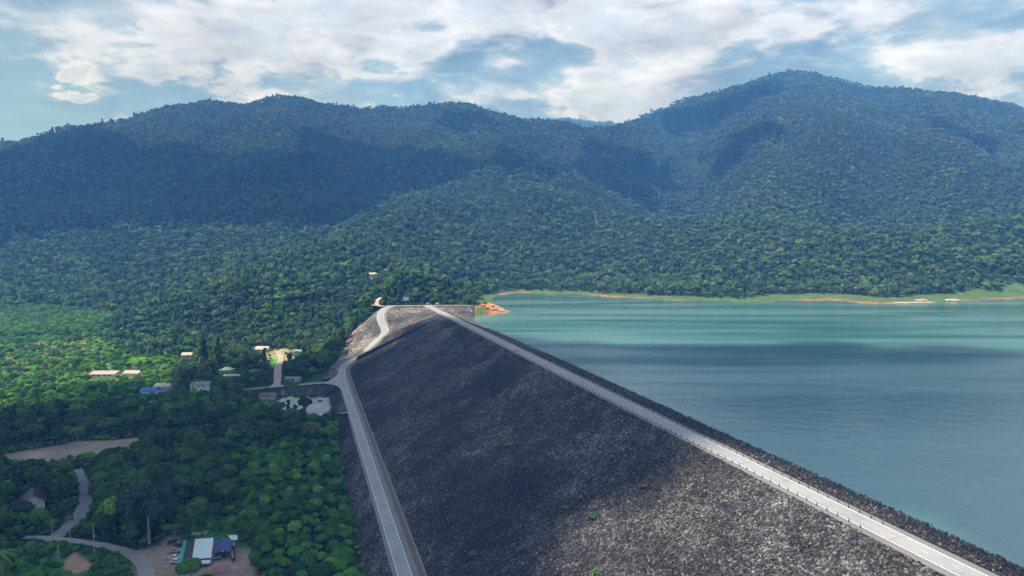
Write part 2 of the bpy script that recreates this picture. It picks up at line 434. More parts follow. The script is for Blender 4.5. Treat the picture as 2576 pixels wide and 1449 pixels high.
# ---- materials
def mat(name, col, rough=0.7, var=0.18, scale=1.5, metal=0.0, bump=0.0, col2=None, spec=0.3, coat=0):
    m = bpy.data.materials.new(name); m.use_nodes = True; t = NT(m.node_tree)
    ge = t.n('ShaderNodeTexCoord'); n = t.noise(ge.outputs['Object'], scale, 5, 0.6)
    c2 = col2 if col2 else tuple(c * (1 - var * 1.6) for c in col)
    c = t.mix(t.ramp(n, [(0.35, 0.0), (0.68, 1.0)]), c2, col)
    b = t.n('ShaderNodeBsdfPrincipled', Base_Color=c, Roughness=rough, Metallic=metal)
    b.inputs['Specular IOR Level'].default_value = spec
    if coat: b.inputs['Coat Weight'].default_value = coat
    if bump:
        bu = t.n('ShaderNodeBump', Strength=bump, Distance=0.1, Height=n); t.link(bu.outputs[0], b.inputs['Normal'])
    o = t.n('ShaderNodeOutputMaterial'); t.link(b.outputs[0], o.inputs[0])
    return m

def foliage_mat(name, dark, light, hi, far=False):
    m = bpy.data.materials.new(name); m.use_nodes = True; t = NT(m.node_tree)
    oi = t.n('ShaderNodeObjectInfo'); at = t.n('ShaderNodeAttribute', attribute_name='tint', attribute_type='INSTANCER')
    ge = t.n('ShaderNodeNewGeometry')
    n = t.noise(ge.outputs['Position'], 0.35, 3, 0.6)
    n2 = t.noise(ge.outputs['Position'], 0.012, 3, 0.6)
    f = t.math('ADD', t.math('MULTIPLY', oi.outputs['Random'], 0.55), t.math('MULTIPLY', t.math('SUBTRACT', n, 0.5), 0.6))
    n4 = t.noise(ge.outputs['Position'], 0.0035, 4, 0.65)
    f = t.math('ADD', f, t.math('MULTIPLY', t.math('SUBTRACT', n4, 0.5), 1.2))
    f = t.math('ADD', f, t.math('MULTIPLY', t.math('SUBTRACT', n2, 0.5), 1.1), clamp=True)
    c = t.mix(f, dark, light)
    c = t.mix(at.outputs['Fac'], c, hi)
    br = t.math('FRACT', t.math('MULTIPLY', oi.outputs['Random'], 17.31))
    brown = t.ramp(br, [(0.93, 0.0), (0.96, 1.0)])
    c = t.mix(t.math('MULTIPLY', brown, 0.5), c, (0.10, 0.10, 0.055))
    b3 = t.math('FRACT', t.math('MULTIPLY', oi.outputs['Random'], 71.7))
    c = t.mix(1.0, c, t.ramp(b3, [(0.0, (.42, .50, .62)), (0.45, (.85, .88, .86)), (0.8, (1.15, 1.1, .95)), (1.0, (1.75, 1.5, 1.0))]), 'MULTIPLY')
    d = t.n('ShaderNodeBsdfPrincipled', Base_Color=c, Roughness=0.55); d.inputs['Specular IOR Level'].default_value = 0.25
    tr = t.n('ShaderNodeBsdfTranslucent'); t.link(t.mix(0.4, c, (0.07, 0.16, 0.02)), tr.inputs[0])
    mx = t.n('ShaderNodeMixShader'); mx.inputs[0].default_value = 0.22
    t.link(d.outputs[0], mx.inputs[1]); t.link(tr.outputs[0], mx.inputs[2])
    o = t.n('ShaderNodeOutputMaterial'); t.link(mx.outputs[0], o.inputs[0])
    return m
M = {}
M['leaf'] = foliage_mat('leaf', (0.042, 0.100, 0.030), (0.105, 0.205, 0.046), (0.14, 0.40, 0.05))
M['leaf_far'] = foliage_mat('leaf_far', (0.060, 0.105, 0.080), (0.215, 0.270, 0.185), (0.098, 0.198, 0.085))  # bluer and paler than leaf: part of the distance haze is in this colour
M['leaf_grey'] = foliage_mat('leaf_grey', (0.030, 0.055, 0.045), (0.050, 0.080, 0.058), (0.09, 0.14, 0.09))
M['leaf_pine'] = foliage_mat('leaf_pine', (0.030, 0.075, 0.045), (0.050, 0.105, 0.058), (0.07, 0.15, 0.07))
M['bark'] = mat('bark', (0.22, 0.19, 0.16), 0.9, 0.3, 3)
M['bark_pale'] = mat('bark_pale', (0.34, 0.32, 0.29), 0.9, 0.3, 3)
M['white'] = mat('white_paint', (0.74, 0.76, 0.78), 0.5, 0.10, 0.6)
M['cream'] = mat('cream_wall', (0.62, 0.58, 0.50), 0.8, 0.12, 0.5)
M['wall'] = mat('white_wall', (0.66, 0.68, 0.72), 0.8, 0.12, 0.5)
M['mint'] = mat('mint_wall', (0.34, 0.58, 0.50), 0.8, 0.12, 0.5)
M['glass'] = mat('window_glass', (0.02, 0.028, 0.04), 0.1, 0.1, 1, spec=0.6)
M['rubber'] = mat('rubber', (0.018, 0.018, 0.02), 0.8)
M['chrome'] = mat('bright_metal', (0.6, 0.6, 0.62), 0.3, 0.1, 1, metal=0.8)
M['dark'] = mat('dark_metal', (0.03, 0.03, 0.035), 0.5)
M['concrete'] = mat('concrete', (0.46, 0.45, 0.44), 0.85, 0.18, 0.25)
M['post'] = mat('post_paint', (0.055, 0.045, 0.05), 0.7)
M['line'] = mat('road_paint', (0.72, 0.74, 0.76), 0.6, 0.12, 0.8)
M['yellow'] = mat('yellow_paint', (0.66, 0.56, 0.38), 0.6, 0.2, 0.8)
M['red_light'] = mat('red_lens', (0.4, 0.02, 0.02), 0.3)
M['lamp'] = mat('clear_lens', (0.75, 0.76, 0.78), 0.2)
M['wood'] = mat('sawn_wood', (0.46, 0.38, 0.26), 0.8, 0.2, 2)
M['skin'] = mat('skin', (0.30, 0.18, 0.12), 0.6)

def roof_mat(name, col, rib=2.2):
    m = bpy.data.materials.new(name); m.use_nodes = True; t = NT(m.node_tree)
    ge = t.n('ShaderNodeTexCoord'); n = t.noise(ge.outputs['Object'], 0.8, 6, 0.7)
    wv = t.n('ShaderNodeTexWave', Scale=rib, Distortion=0.2); t.link(ge.outputs['Object'], wv.inputs['Vector'])
    c = t.mix(t.ramp(n, [(0.3, 0.0), (0.7, 1.0)]), tuple(k * 0.66 for k in col), col)
    b = t.n('ShaderNodeBsdfPrincipled', Base_Color=c, Roughness=0.55)
    bu = t.n('ShaderNodeBump', Strength=0.35, Distance=0.05, Height=wv.outputs[1]); t.link(bu.outputs[0], b.inputs['Normal'])
    o = t.n('ShaderNodeOutputMaterial'); t.link(b.outputs[0], o.inputs[0])
    return m
ROOF = {k: roof_mat('roof_' + k, c) for k, c in dict(beige=(0.46, 0.40, 0.33), grey=(0.24, 0.23, 0.25), brown=(0.13, 0.085, 0.085), green=(0.22, 0.40, 0.30), teal=(0.06, 0.20, 0.21),
        blue=(0.05, 0.17, 0.50), navy=(0.035, 0.06, 0.26), white=(0.66, 0.76, 0.80), slate=(0.12, 0.12, 0.17), red=(0.34, 0.12, 0.14), black=(0.035, 0.038, 0.05), aqua=(0.05, 0.42, 0.40), pale=(0.50, 0.45, 0.41)).items()}

# ---- rock, road, ground, water
def rock_mat(k=1.0):
    m = bpy.data.materials.new('riprap'); m.use_nodes = True; t = NT(m.node_tree)
    ge = t.n('ShaderNodeNewGeometry'); P = ge.outputs['Position']
    vo = t.n('ShaderNodeTexVoronoi', Scale=1.15); t.link(P, vo.inputs['Vector'])
    v2 = t.n('ShaderNodeTexVoronoi', Scale=2.6); t.link(P, v2.inputs['Vector'])
    sepc = t.n('ShaderNodeSeparateColor'); t.link(vo.outputs['Color'], sepc.inputs[0])
    sep2 = t.n('ShaderNodeSeparateColor'); t.link(v2.outputs['Color'], sep2.inputs[0])
    r = t.math('ADD', t.math('MULTIPLY', sepc.outputs[0], 0.5), t.math('MULTIPLY', sep2.outputs[1], 0.5))
    big = t.noise(P, 0.02, 5, 0.65); mid = t.noise(P, 0.11, 4, 0.6)
    r = t.math('ADD', r, t.math('MULTIPLY', t.math('SUBTRACT', mid, 0.5), 0.7)); r = t.math('ADD', r, t.math('MULTIPLY', t.math('SUBTRACT', big, 0.5), 1.3), clamp=True)
    c = t.ramp(r, [(0.0, (0.010, 0.010, 0.013)), (0.35, (0.022, 0.022, 0.027)), (0.62, (0.064, 0.061, 0.062)), (0.88, (0.15, 0.143, 0.138)), (1.0, (0.32, 0.31, 0.29))])
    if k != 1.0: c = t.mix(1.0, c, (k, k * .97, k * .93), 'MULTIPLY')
    # dry shrubs and earth between the stones
    e = t.ramp(t.noise(P, 0.05, 6, 0.7, 0.6), [(0.68, 0.0), (0.74, 1.0)])
    c = t.mix(t.math('MULTIPLY', e, 0.5), c, (0.16, 0.11, 0.07))
    g = t.ramp(t.noise(P, 0.041, 7, 0.75, 0.2), [(0.70, 0.0), (0.74, 1.0)])
    c = t.mix(t.math('MULTIPLY', g, 0.6), c, (0.07, 0.12, 0.04))
    bu = t.n('ShaderNodeBump', Strength=1.0, Distance=0.7, Height=vo.outputs['Distance']); bu.invert = True
    bu2 = t.n('ShaderNodeBump', Strength=0.8, Distance=0.4, Height=v2.outputs['Distance']); bu2.invert = True; t.link(bu.outputs[0], bu2.inputs['Normal'])
    b = t.n('ShaderNodeBsdfPrincipled', Base_Color=c, Roughness=0.9); b.inputs['Specular IOR Level'].default_value = 0.15; t.link(bu2.outputs[0], b.inputs['Normal'])
    o = t.n('ShaderNodeOutputMaterial'); t.link(b.outputs[0], o.inputs[0])
    return m
M['riprap'] = rock_mat(); M['riprap_pale'] = rock_mat(2.3)  # second copy, for the abutment: sunlit brightness put into the rock colour

def stone_mat():
    m = bpy.data.materials.new('stone'); m.use_nodes = True; t = NT(m.node_tree)
    at = t.n('ShaderNodeObjectInfo'); ge = t.n('ShaderNodeTexCoord')
    big = t.noise(t.n('ShaderNodeNewGeometry').outputs['Position'], 0.02, 5, 0.65)
    r = t.math('ADD', at.outputs['Random'], t.math('MULTIPLY', t.math('SUBTRACT', big, 0.5), 1.0), clamp=True)
    c = t.ramp(r, [(0.0, (0.014, 0.014, 0.017)), (0.5, (0.046, 0.044, 0.047)), (0.82, (0.115, 0.108, 0.104)), (0.99, (0.30, 0.285, 0.265))])
    n = t.noise(ge.outputs['Object'], 2, 3); c = t.mix(t.math('MULTIPLY', n, 0.4), c, (0.04, 0.036, 0.036))
    b = t.n('ShaderNodeBsdfPrincipled', Base_Color=c, Roughness=0.9)
    o = t.n('ShaderNodeOutputMaterial'); t.link(b.outputs[0], o.inputs[0])
    return m
M['stone'] = stone_mat()

def road_mat(name, col, sc=0.6):
    m = bpy.data.materials.new(name); m.use_nodes = True; t = NT(m.node_tree)
    P = t.n('ShaderNodeNewGeometry').outputs['Position']
    n = t.noise(P, sc, 6, 0.7); n2 = t.noise(P, sc * 0.08, 4, 0.6)
    f = t.math('ADD', t.math('MULTIPLY', n, 0.5), t.math('MULTIPLY', n2, 0.5))
    c = t.ramp(f, [(0.32, tuple(k * 0.66 for k in col)), (0.5, tuple(k * 0.93 for k in col)), (0.66, tuple(k * 1.10 for k in col))])
    b = t.n('ShaderNodeBsdfPrincipled', Base_Color=c, Roughness=0.8)
    o = t.n('ShaderNodeOutputMaterial'); t.link(b.outputs[0], o.inputs[0])
    return m
M['road'] = road_mat('concrete_road', (0.29, 0.30, 0.325)); M['gravel'] = road_mat('gravel_road', (0.26, 0.245, 0.24), 1.2)
M['gravel_blue'] = road_mat('old_asphalt', (0.17, 0.18, 0.21), 1.5); M['verge'] = road_mat('sandy_verge', (0.19, 0.18, 0.175), 1.0)
M['drain'] = road_mat('drain_earth', (0.13, 0.10, 0.09), 1.0); M['path'] = road_mat('sandy_road', (0.40, 0.33, 0.28), 1.0)
M['joint'] = mat('tar_joint', (0.20, 0.20, 0.22), 0.8)

def ground_mat():
    m = bpy.data.materials.new('ground'); m.use_nodes = True; t = NT(m.node_tree)
    P = t.n('ShaderNodeNewGeometry').outputs['Position']
    at = t.n('ShaderNodeAttribute', attribute_name='cover', attribute_type='GEOMETRY')
    n = t.noise(P, 0.5, 6, 0.7); n2 = t.noise(P, 0.07, 4, 0.6)
    f = t.math('ADD', t.math('MULTIPLY', n, 0.55), t.math('MULTIPLY', n2, 0.45))
    c = t.mix(1.0, at.outputs['Color'], t.ramp(f, [(0.32, 0.45), (0.52, 1.0), (0.68, 1.45)]), 'MULTIPLY')
    bu = t.n('ShaderNodeBump', Strength=0.7, Distance=0.8, Height=n)
    b = t.n('ShaderNodeBsdfPrincipled', Base_Color=c, Roughness=0.95); b.inputs['Specular IOR Level'].default_value = 0.1; t.link(bu.outputs[0], b.inputs['Normal'])
    o = t.n('ShaderNodeOutputMaterial'); t.link(b.outputs[0], o.inputs[0])
    return m
M['ground'] = ground_mat()

def water_mat():
    m = bpy.data.materials.new('reservoir_water'); m.use_nodes = True; t = NT(m.node_tree)
    P = t.n('ShaderNodeNewGeometry').outputs['Position']
    w1 = t.noise(P, 0.42, 4, 0.65); w2 = t.noise(P, 0.12, 3, 0.5)
    mp = t.n('ShaderNodeMapping'); t.link(P, mp.inputs[0]); mp.inputs['Scale'].default_value = (0.0016, 0.010, 1.0); mp.inputs['Rotation'].default_value = (0, 0, 0.12)
    patch = t.noise(mp.outputs[0], 1.6, 5, 0.55, 0.6)
    st_ = t.ramp(patch, [(0.38, 0.0), (0.60, 1.0)])
    h = t.math('ADD', t.math('MULTIPLY', w1, 0.5), t.math('MULTIPLY', w2, 0.9))
    bu = t.n('ShaderNodeBump', Distance=0.55, Height=h); t.link(t.math('ADD', t.math('MULTIPLY', st_, 0.25), 0.34), bu.inputs['Strength'])
    d = t.n('ShaderNodeBsdfDiffuse'); t.link(t.mix(st_, (0.022, 0.130, 0.122), (0.060, 0.205, 0.190)), d.inputs[0])
    gl = t.n('ShaderNodeBsdfGlossy', Color=(0.92, 0.95, 1.0)); t.link(t.math('ADD', t.math('MULTIPLY', st_, 0.10), 0.13), gl.inputs['Roughness']); t.link(bu.outputs[0], gl.inputs['Normal'])
    fr = t.n('ShaderNodeFresnel', IOR=1.42); t.link(bu.outputs[0], fr.inputs['Normal'])
    mx = t.n('ShaderNodeMixShader'); t.link(t.math('ADD', t.math('MULTIPLY', fr.outputs[0], 0.90), 0.14, clamp=True), mx.inputs[0]); t.link(d.outputs[0], mx.inputs[1]); t.link(gl.outputs[0], mx.inputs[2])
    o = t.n('ShaderNodeOutputMaterial'); t.link(mx.outputs[0], o.inputs[0])
    return m
M['water'] = water_mat()

# ============================================================ THE SETTING
# image-space lists of land cover, turned into ground positions
def gp(lst, z=ZG): return [G(x, y, z) for x, y in lst]
COVER = []       # (polygon, colour, blend metres)
C_FOREST = np.array([0.020, 0.036, 0.016]); C_GRASS = (0.045, 0.14, 0.035); C_BRIGHT = (0.09, 0.30, 0.05); C_SOIL = (0.23, 0.17, 0.13); C_PALE = (0.36, 0.31, 0.26)
COVER.append((gp([(681, 925), (686, 892), (698, 892), (695, 925)], -47.5), C_BRIGHT, 2))
COVER.append((gp([(660, 905), (660, 878), (745, 872), (760, 890), (745, 905), (715, 905), (712, 895)], -47), (0.28, 0.26, 0.15), 5))
plow = gp([(-40, 1152), (50, 1136), (130, 1122), (190, 1110), (235, 1107), (300, 1105), (362, 1098), (362, 1114), (300, 1132), (236, 1142), (190, 1150), (130, 1162), (80, 1164), (30, 1158), (-40, 1172)])
COVER.append((plow, (0.30, 0.25, 0.20), 3))
yard = gp([(330, 1385), (400, 1372), (428, 1345), (452, 1345), (455, 1372), (480, 1360), (620, 1360), (640, 1449), (640, 1560), (330, 1560)])
COVER.append((yard, (0.30, 0.235, 0.19), 3))
track = gp([(425, 1350), (440, 1330), (470, 1300), (490, 1300), (470, 1345)])
COVER.append((track, (0.20, 0.18, 0.12), 3))
grasslot = gp([(-50, 1372), (120, 1366), (250, 1378), (300, 1395), (335, 1430), (345, 1560), (-50, 1560)])
COVER.append((grasslot, C_GRASS, 5))
COVER.append((gp([(160, 1430), (170, 1405), (188, 1385), (200, 1400), (228, 1415), (225, 1430), (190, 1440)]), (0.36, 0.23, 0.16), 2))
COVER.append((gp([(455, 1350), (480, 1300), (620, 1220), (700, 1230), (700, 1300), (640, 1370)]), (0.035, 0.13, 0.03), 8))
COVER.append((gp([(500, 1250), (620, 1215), (640, 1230), (560, 1262)]), (0.06, 0.12, 0.04), 5))
COVER.append((gp([(0, 955), (0, 870), (230, 860), (430, 880), (430, 1010), (180, 1060), (0, 1060)]), (0.11, 0.17, 0.05), 15))
COVER.append((gp([(0, 890), (60, 868), (215, 868), (215, 900), (60, 925)]), (0.17, 0.17, 0.08), 10))
COVER.append((gp([(-400, 860), (-400, 772), (270, 772), (270, 840), (60, 870)]), (0.035, 0.09, 0.03), 15))
COVER.append((gp([(605, 975), (640, 950), (760, 955), (810, 945), (830, 905), (845, 915), (820, 955), (800, 962), (690, 970)], -44), (0.055, 0.15, 0.04), 3))
lot = gp([(690, 1032), (700, 1008), (716, 1003), (826, 1003), (831, 1036), (800, 1058), (690, 1050)], -49)
COVER.append(([st(s_e - 30, TBL - 2, 0), G(850, 1075, -47), G(836, 1045, -48), G(828, 1003, -49), G(862, 985, -39), st(s_e + 20, TBL, 0)], (0.05, 0.05, 0.055), 2))
COVER.append((lot, (0.42, 0.42, 0.44), 2))
COVER.append((gp([(655, 1036), (655, 1010), (700, 1003), (700, 1012), (690, 1034)], -49), (0.06, 0.13, 0.05), 2))
ramp = [hit(x, y) for x, y in [(1180, 770), (1192, 765), (1210, 762), (1232, 762), (1262, 772), (1276, 780), (1264, 788), (1235, 789), (1205, 788), (1215, 778)]]
COVER.append((ramp, (0.50, 0.20, 0.095), 4))
COVER.append(([hit(x, y) for x, y in [(1190, 780), (1200, 774), (1228, 780), (1225, 787), (1195, 788)]], (0.14, 0.20, 0.05), 3))

# --- ground sheet (polar rings round the valley so that near ground is finer)
NA, NR = 900, 760
az = np.radians(np.linspace(-60, 60, NA)); Rr = 70 * (7200 / 70) ** (np.linspace(0, 1, NR))
AZ, RR = np.meshgrid(az, Rr)
GX = RR * np.sin(AZ); GY = RR * np.cos(AZ)
Pg = np.stack([GX.ravel(), GY.ravel()], 1)
Hg = terrain(Pg)
idx = np.arange(NA * NR).reshape(NR, NA)
Fg = np.stack([idx[:-1, :-1], idx[:-1, 1:], idx[1:, 1:], idx[1:, :-1]], -1).reshape(-1, 4)
me = np_mesh('ground', np.column_stack([Pg, Hg]), Fg, [M['ground']], True)
sdg = sdist(Pg, shore); tg = Pg @ DR
cov = np.tile(C_FOREST, (len(Pg), 1))
ns = fbm(Pg[:, 0], Pg[:, 1], 30, 4)
for poly, c, b in COVER:
    poly = [np.asarray(p) for p in poly]; cen = np.mean([p[:2] for p in poly], axis=0); rad = max(np.linalg.norm(p[:2] - cen) for p in poly) + b + 5
    m = np.where(np.linalg.norm(Pg - cen, axis=1) < rad)[0]
    w = 1 - smooth(-b * .5, b * .8, sdist(Pg[m], poly) + (ns[m] - .5) * b * 2)
    cov[m] = cov[m] * (1 - w[:, None]) + np.array(c) * w[:, None]
lakeside = (tg > TC + 5) & (Pg[:, 1] > 700)
_wd = 26 * smooth(300, 520, Pg[:, 0]); bw = (1 - smooth(28, 48, sdg - _wd + (ns - .5) * 34)) * lakeside
grassy = np.array([0.075, 0.135, 0.05]); redsoil = np.array([0.36, 0.15, 0.085]); rocky = np.array([0.16, 0.13, 0.11])
n3 = fbm(Pg[:, 0], Pg[:, 1], 55, 4)
low = (1 - smooth(5, 20, sdg + (ns - .5) * 12)) * smooth(.44, .56, n3)
shc = grassy * (1 - low[:, None]) + (redsoil * smooth(.45, .6, ns)[:, None] + rocky * (1 - smooth(.45, .6, ns)[:, None])) * low[:, None]
_c = G(1236, 780, 2)[:2]; _m = (np.linalg.norm(Pg - _c, axis=1) < 55) & lakeside & (Hg < 14); _g = smooth(.47, .60, fbm(Pg[:, 0], Pg[:, 1], 14, 4))[:, None]
_k = (np.array([0.50, 0.20, 0.095]) * (1 - _g) + np.array([0.13, 0.17, 0.06]) * _g)
cov[_m] = _k[_m]
rampm = inside(Pg, ramp) | _m
bw = np.where(rampm, 0, bw)
cov = cov * (1 - bw[:, None]) + shc * bw[:, None]
cov = np.where(((sdg < 0) & (Hg < 0.15) & ~_m)[:, None], np.array([0.04, 0.07, 0.05]), cov)
ca = me.attributes.new('cover', 'FLOAT_COLOR', 'POINT'); ca.data.foreach_set('color', np.column_stack([cov, np.ones(len(cov))]).astype(np.float32).ravel())
tag(link('ground', me), kind='structure')

# --- water
wpoly = [st(-300, T_W - 14, 0), st(500, T_W - 14, 0), G(1170, 800, 0)] + [G(x, y, 0) * np.array([1.0, 1.0, 1]) for x, y in [(1165, 780), (1150, 770)]]
wpoly += [atD(1150, 700, 1250), atD(1500, 700, 1500), atD(2600, 700, 1600), atD(4200, 700, 1700), np.array([2200., -400., 0])]
wv = [(p[0], p[1], 0.0) for p in wpoly]
_ar = sum(wv[i - 1][0] * wv[i][1] - wv[i][0] * wv[i - 1][1] for i in range(len(wv)))
if _ar < 0: wv = wv[::-1]
me = bpy.data.meshes.new('water'); me.from_pydata(wv, [], [tuple(range(len(wv)))]); me.materials.append(M['water'])
tag(link('water', me), kind='structure')

# --- dam
dam = empty('rockfill_dam', tuple(st(300, (TC + TB) / 2, ZG)))
tag(dam, 'long rockfill dam with a grey stone face between the reservoir and the wooded valley', 'dam')
OFF = -np.array(dam.location)
def loft(name, A, B, n, mt, parent=dam, noise=0.0, sm=False, name_vis=None, skirt=None):
    A = np.asarray(A); B = np.asarray(B); m = len(A)
    u = np.linspace(0, 1, n)[None, :, None]
    S = A[:, None, :] * (1 - u) + B[:, None, :] * u
    if noise:
        nz = (fbm(S[..., 0].ravel(), S[..., 1].ravel() + S[..., 2].ravel(), 9, 4) - .5).reshape(m, n)
        w = np.ones((m, n)); w[:, 0] = 0; w[:, -1] = 0; S[..., 2] += nz * noise * w
        S[..., 0] += (fbm(S[..., 1].ravel(), S[..., 2].ravel() * 3, 5, 2) - .5).reshape(m, n) * noise * w
    if skirt:
        e = S[:, -1:, :].copy(); e[..., 2] -= skirt; S = np.concatenate([S, e], 1); n += 1
    V = S.reshape(-1, 3) + (OFF if parent is dam else 0); ix = np.arange(m * n).reshape(m, n)
    F = np.stack([ix[:-1, :-1], ix[1:, :-1], ix[1:, 1:], ix[:-1, 1:]], -1).reshape(-1, 4)
    return link(name, np_mesh(name, V, F, [mt], sm), parent)
def even(pts, n):
    pts = np.asarray(pts); L = np.concatenate([[0], np.cumsum(np.linalg.norm(np.diff(pts, axis=0), axis=1))]); u = np.linspace(0, L[-1], n)
    return np.stack([np.interp(u, L, pts[:, k]) for k in range(3)], 1)

# RC with its bench; toe of the face on the right of the road
iJ = int(np.argmin(np.linalg.norm(RC[:, :2] - st(s_j, TBC, 0)[:2], axis=1)))
iN = int(np.argmin(np.linalg.norm(RC[:, :2] - G(968, 832, -5)[:2], axis=1)))
widths = np.full(len(RC), LW); widths[iJ:] = np.linspace(LW, 7.2, len(RC) - iJ)
def offs(pts, w):
    t = np.gradient(pts[:, :2], axis=0); t /= np.linalg.norm(t, axis=1)[:, None] + 1e-9
    o = pts.copy(); o[:, 0] += t[:, 1] * w; o[:, 1] -= t[:, 0] * w; return o
ditch = np.full(len(RC), 5.5); ditch[iJ:] = np.linspace(5.5, 1.8, len(RC) - iJ)
benchR = offs(RC, widths / 2 + ditch); benchL = offs(RC, -widths / 2 - 1.6)
benchR0 = benchR.copy(); benchR0[:, 2] += 0.0
benchU = benchR.copy(); benchU[:, 2] -= 0.30; benchLu = benchL.copy(); benchLu[:, 2] -= 0.30
loft('bench', benchLu, benchU, 5, M['verge'], noise=0.0)
# downstream face: crest edge against the toe
fa = TC - 2.2
s_mid = S_END - 25
bA = even(benchR[:iN + 1], 400)
_sa = np.maximum.accumulate(bA[:, :2] @ DA)
topA = np.array([st(s, fa, ZC - 0.1) for s in _sa])
# keep the straight part square to the crest
loft('downstream_face', topA, bA - np.array([0, 0, .3]), 130, M['riprap'], noise=1.3)
topB = even(np.vstack([topA[-1:], st(S_END - 4, fa, ZC - .1)[None], resample([G(1060, 770.5, ZC - .1), G(1020, 771.3, ZC - .1), G(992, 772, ZC - .1), G(982, 774, 10.5)], 3)]), 60)
bB = even(benchR[iN:-3], 60)
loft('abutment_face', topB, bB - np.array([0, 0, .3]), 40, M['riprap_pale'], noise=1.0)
# crest platform
cl_ = np.array([st(s, TC - 2.4, ZC - 0.12) for s in np.linspace(-160, S_END + 10, 100)]); cr_ = np.array([st(s, TC + ROADW + 2.6, ZC - 0.12) for s in np.linspace(-160, S_END + 10, 100)])
loft('crest', cl_, cr_, 5, M['verge'])
# upstream slope
ut = np.vstack([np.array([st(s, TC + ROADW + 2.5, ZC - .1) for s in np.linspace(-160, S_END - 5, 300)]), resample([G(1125, 770.3, ZC - .2), G(1150, 770.3, ZC - .3), G(1180, 770.5, 10), G(1204, 772, 8.3), G(1232, 776, 5.0)], 3)])
ub = np.vstack([np.array([st(s, T_W + 8, -3.0) for s in np.linspace(-160, s_w - 12, 300)]), resample([G(1196, 799, -2), G(1189, 794, -1), G(1192, 790.5, .0), G(1200, 789.5, -.3), G(1212, 788, .0), G(1228, 786, .6)], 3)])
kU = 300
kP = 262
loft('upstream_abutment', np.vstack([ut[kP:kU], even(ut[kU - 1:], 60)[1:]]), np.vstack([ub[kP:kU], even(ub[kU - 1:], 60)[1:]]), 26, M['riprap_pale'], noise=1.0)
loft('upstream_face', ut[:kP + 1], ub[:kP + 1], 26, M['riprap'], noise=1.0)
# outer bank, far (beside the ramp)
oT = even(benchL[iJ + 4:-2][::-1], 60); oB = even(outer_toe, 60)
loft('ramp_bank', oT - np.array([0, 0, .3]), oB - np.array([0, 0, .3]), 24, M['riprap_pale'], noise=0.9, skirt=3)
# outer bank, near
sE = s_e - 4
kb = int(np.argmin(np.linalg.norm(RC[:, :2] - st(sE, TBC, 0)[:2], axis=1)))
oT = even(benchL[:kb], 200); oB = np.array([st(s, TBL - 11.0 + 0.8 * math.sin(s / 23), ZG - .4) for s in np.linspace(-160, sE, 200)])
loft('outer_bank', oT - np.array([0, 0, .3]), oB, 18, M['riprap'], noise=0.9, skirt=3)
# bank below the west road, round the car park
kc = int(np.argmin(np.linalg.norm(RC[:, :2] - st(s_e + 4, TBC, 0)[:2], axis=1)))
bT = np.vstack([benchL[kc:iJ - 3], resample([benchL[iJ - 3], G(852, 972, -39.3), G(835, 967.5, -39.6)], 3), [p for p in (G(809, 966.8, -40.3), G(780, 968.8, -41.5), G(747, 972.2, -43), G(694, 976, -45.3), G(640, 981, -46.8))]])
bB_ = resample([G(852, 1037, -43), G(840, 1037, -46), G(834, 1030, -49), G(830, 1015, -49.2), G(825, 1003, -49.2), G(800, 1001, -49.2), G(760, 1000, -49.2), G(716, 1000, -49.2), G(690, 990, -48.5), G(640, 985, -48)], 3)
loft('car_park_bank', even(bT, 120) - np.array([0, 0, .25]), even(bB_, 120) - np.array([0, 0, .2]), 24, M['riprap'], noise=0.8, skirt=3)

# --- roads
def ribbon(name, C, w, mt, dz=0.0, kind='structure', parent=None):
    w = np.asarray(w) if np.ndim(w) else np.full(len(C), w)
    A = offs(C, -w / 2); B = offs(C, w / 2); V = np.empty((len(C) * 2, 3)); V[0::2] = A; V[1::2] = B; V[:, 2] += dz
    i = np.arange(len(C) - 1) * 2; F = np.stack([i, i + 1, i + 3, i + 2], 1)
    o = link(name, np_mesh(name, V, F, [mt], False), parent)
    if kind and parent is None: tag(o, kind=kind)
    return o
crestC = np.array([st(s, TC + ROADW / 2, ZC) for s in np.linspace(-160, S_END + 4, 120)])
cr = ribbon('crest_road', crestC, ROADW, M['road'])
ribbon('edge_line', offs(crestC, -ROADW / 2 + .2), .28, M['line'], 0.012, parent=cr); ribbon('edge_line', offs(crestC, ROADW / 2 - .2), .28, M['line'], 0.012, parent=cr)
b = MB()
for s in np.arange(60, S_END - 20, 9.0):
    a = st(s, TC + ROADW / 2 - .08, ZC + .012); c = st(s + 2.6, TC + ROADW / 2 - .08, ZC + .012); w = np.array([*(DR * .2), 0])
    b.quad(a, a + w, c + w, c)
b.build('centre_line', M['yellow'], cr)
b = MB()
for s in np.arange(70, S_END, 62.0):
    a = st(s, TC + .3, ZC + .018); c = st(s, TC + ROADW - .3, ZC + .018); w = np.array([*(DA * .22), 0]); b.quad(a, c, c + w, a + w)
b.build('expansion_joint', M['joint'], cr)
lr = ribbon('berm_road', RC, widths, M['road'])
ribbon('edge_line', offs(RC, -widths / 2 + .16), .26, M['line'], 0.012, parent=lr); ribbon('edge_line', offs(RC, widths / 2 - .16), .26, M['line'], 0.012, parent=lr)
b = MB()
for i in range(30, iJ, 12):
    p = RC[i]; t = RC[i + 1] - RC[i]; t /= np.linalg.norm(t); n_ = np.array([t[1], -t[0], 0]); a = p - n_ * (LW / 2 - .3); c = p + n_ * (LW / 2 - .3); a[2] += .018; c[2] += .018; b.quad(a, c, c + t * .18, a + t * .18)
b.build('expansion_joint', M['joint'], lr)
ribbon('valley_road', west, 8.0, M['road'], 0.02)
ribbon('abutment_road', toproad, np.linspace(9, 5, len(toproad)), M['path'], 0.03)
ribbon('hill_road', hillroad, 5.0, M['path'], 0.0)
ribbon('village_road', village, np.linspace(8.0, 6.0, len(village)), M['path'], 0.0)
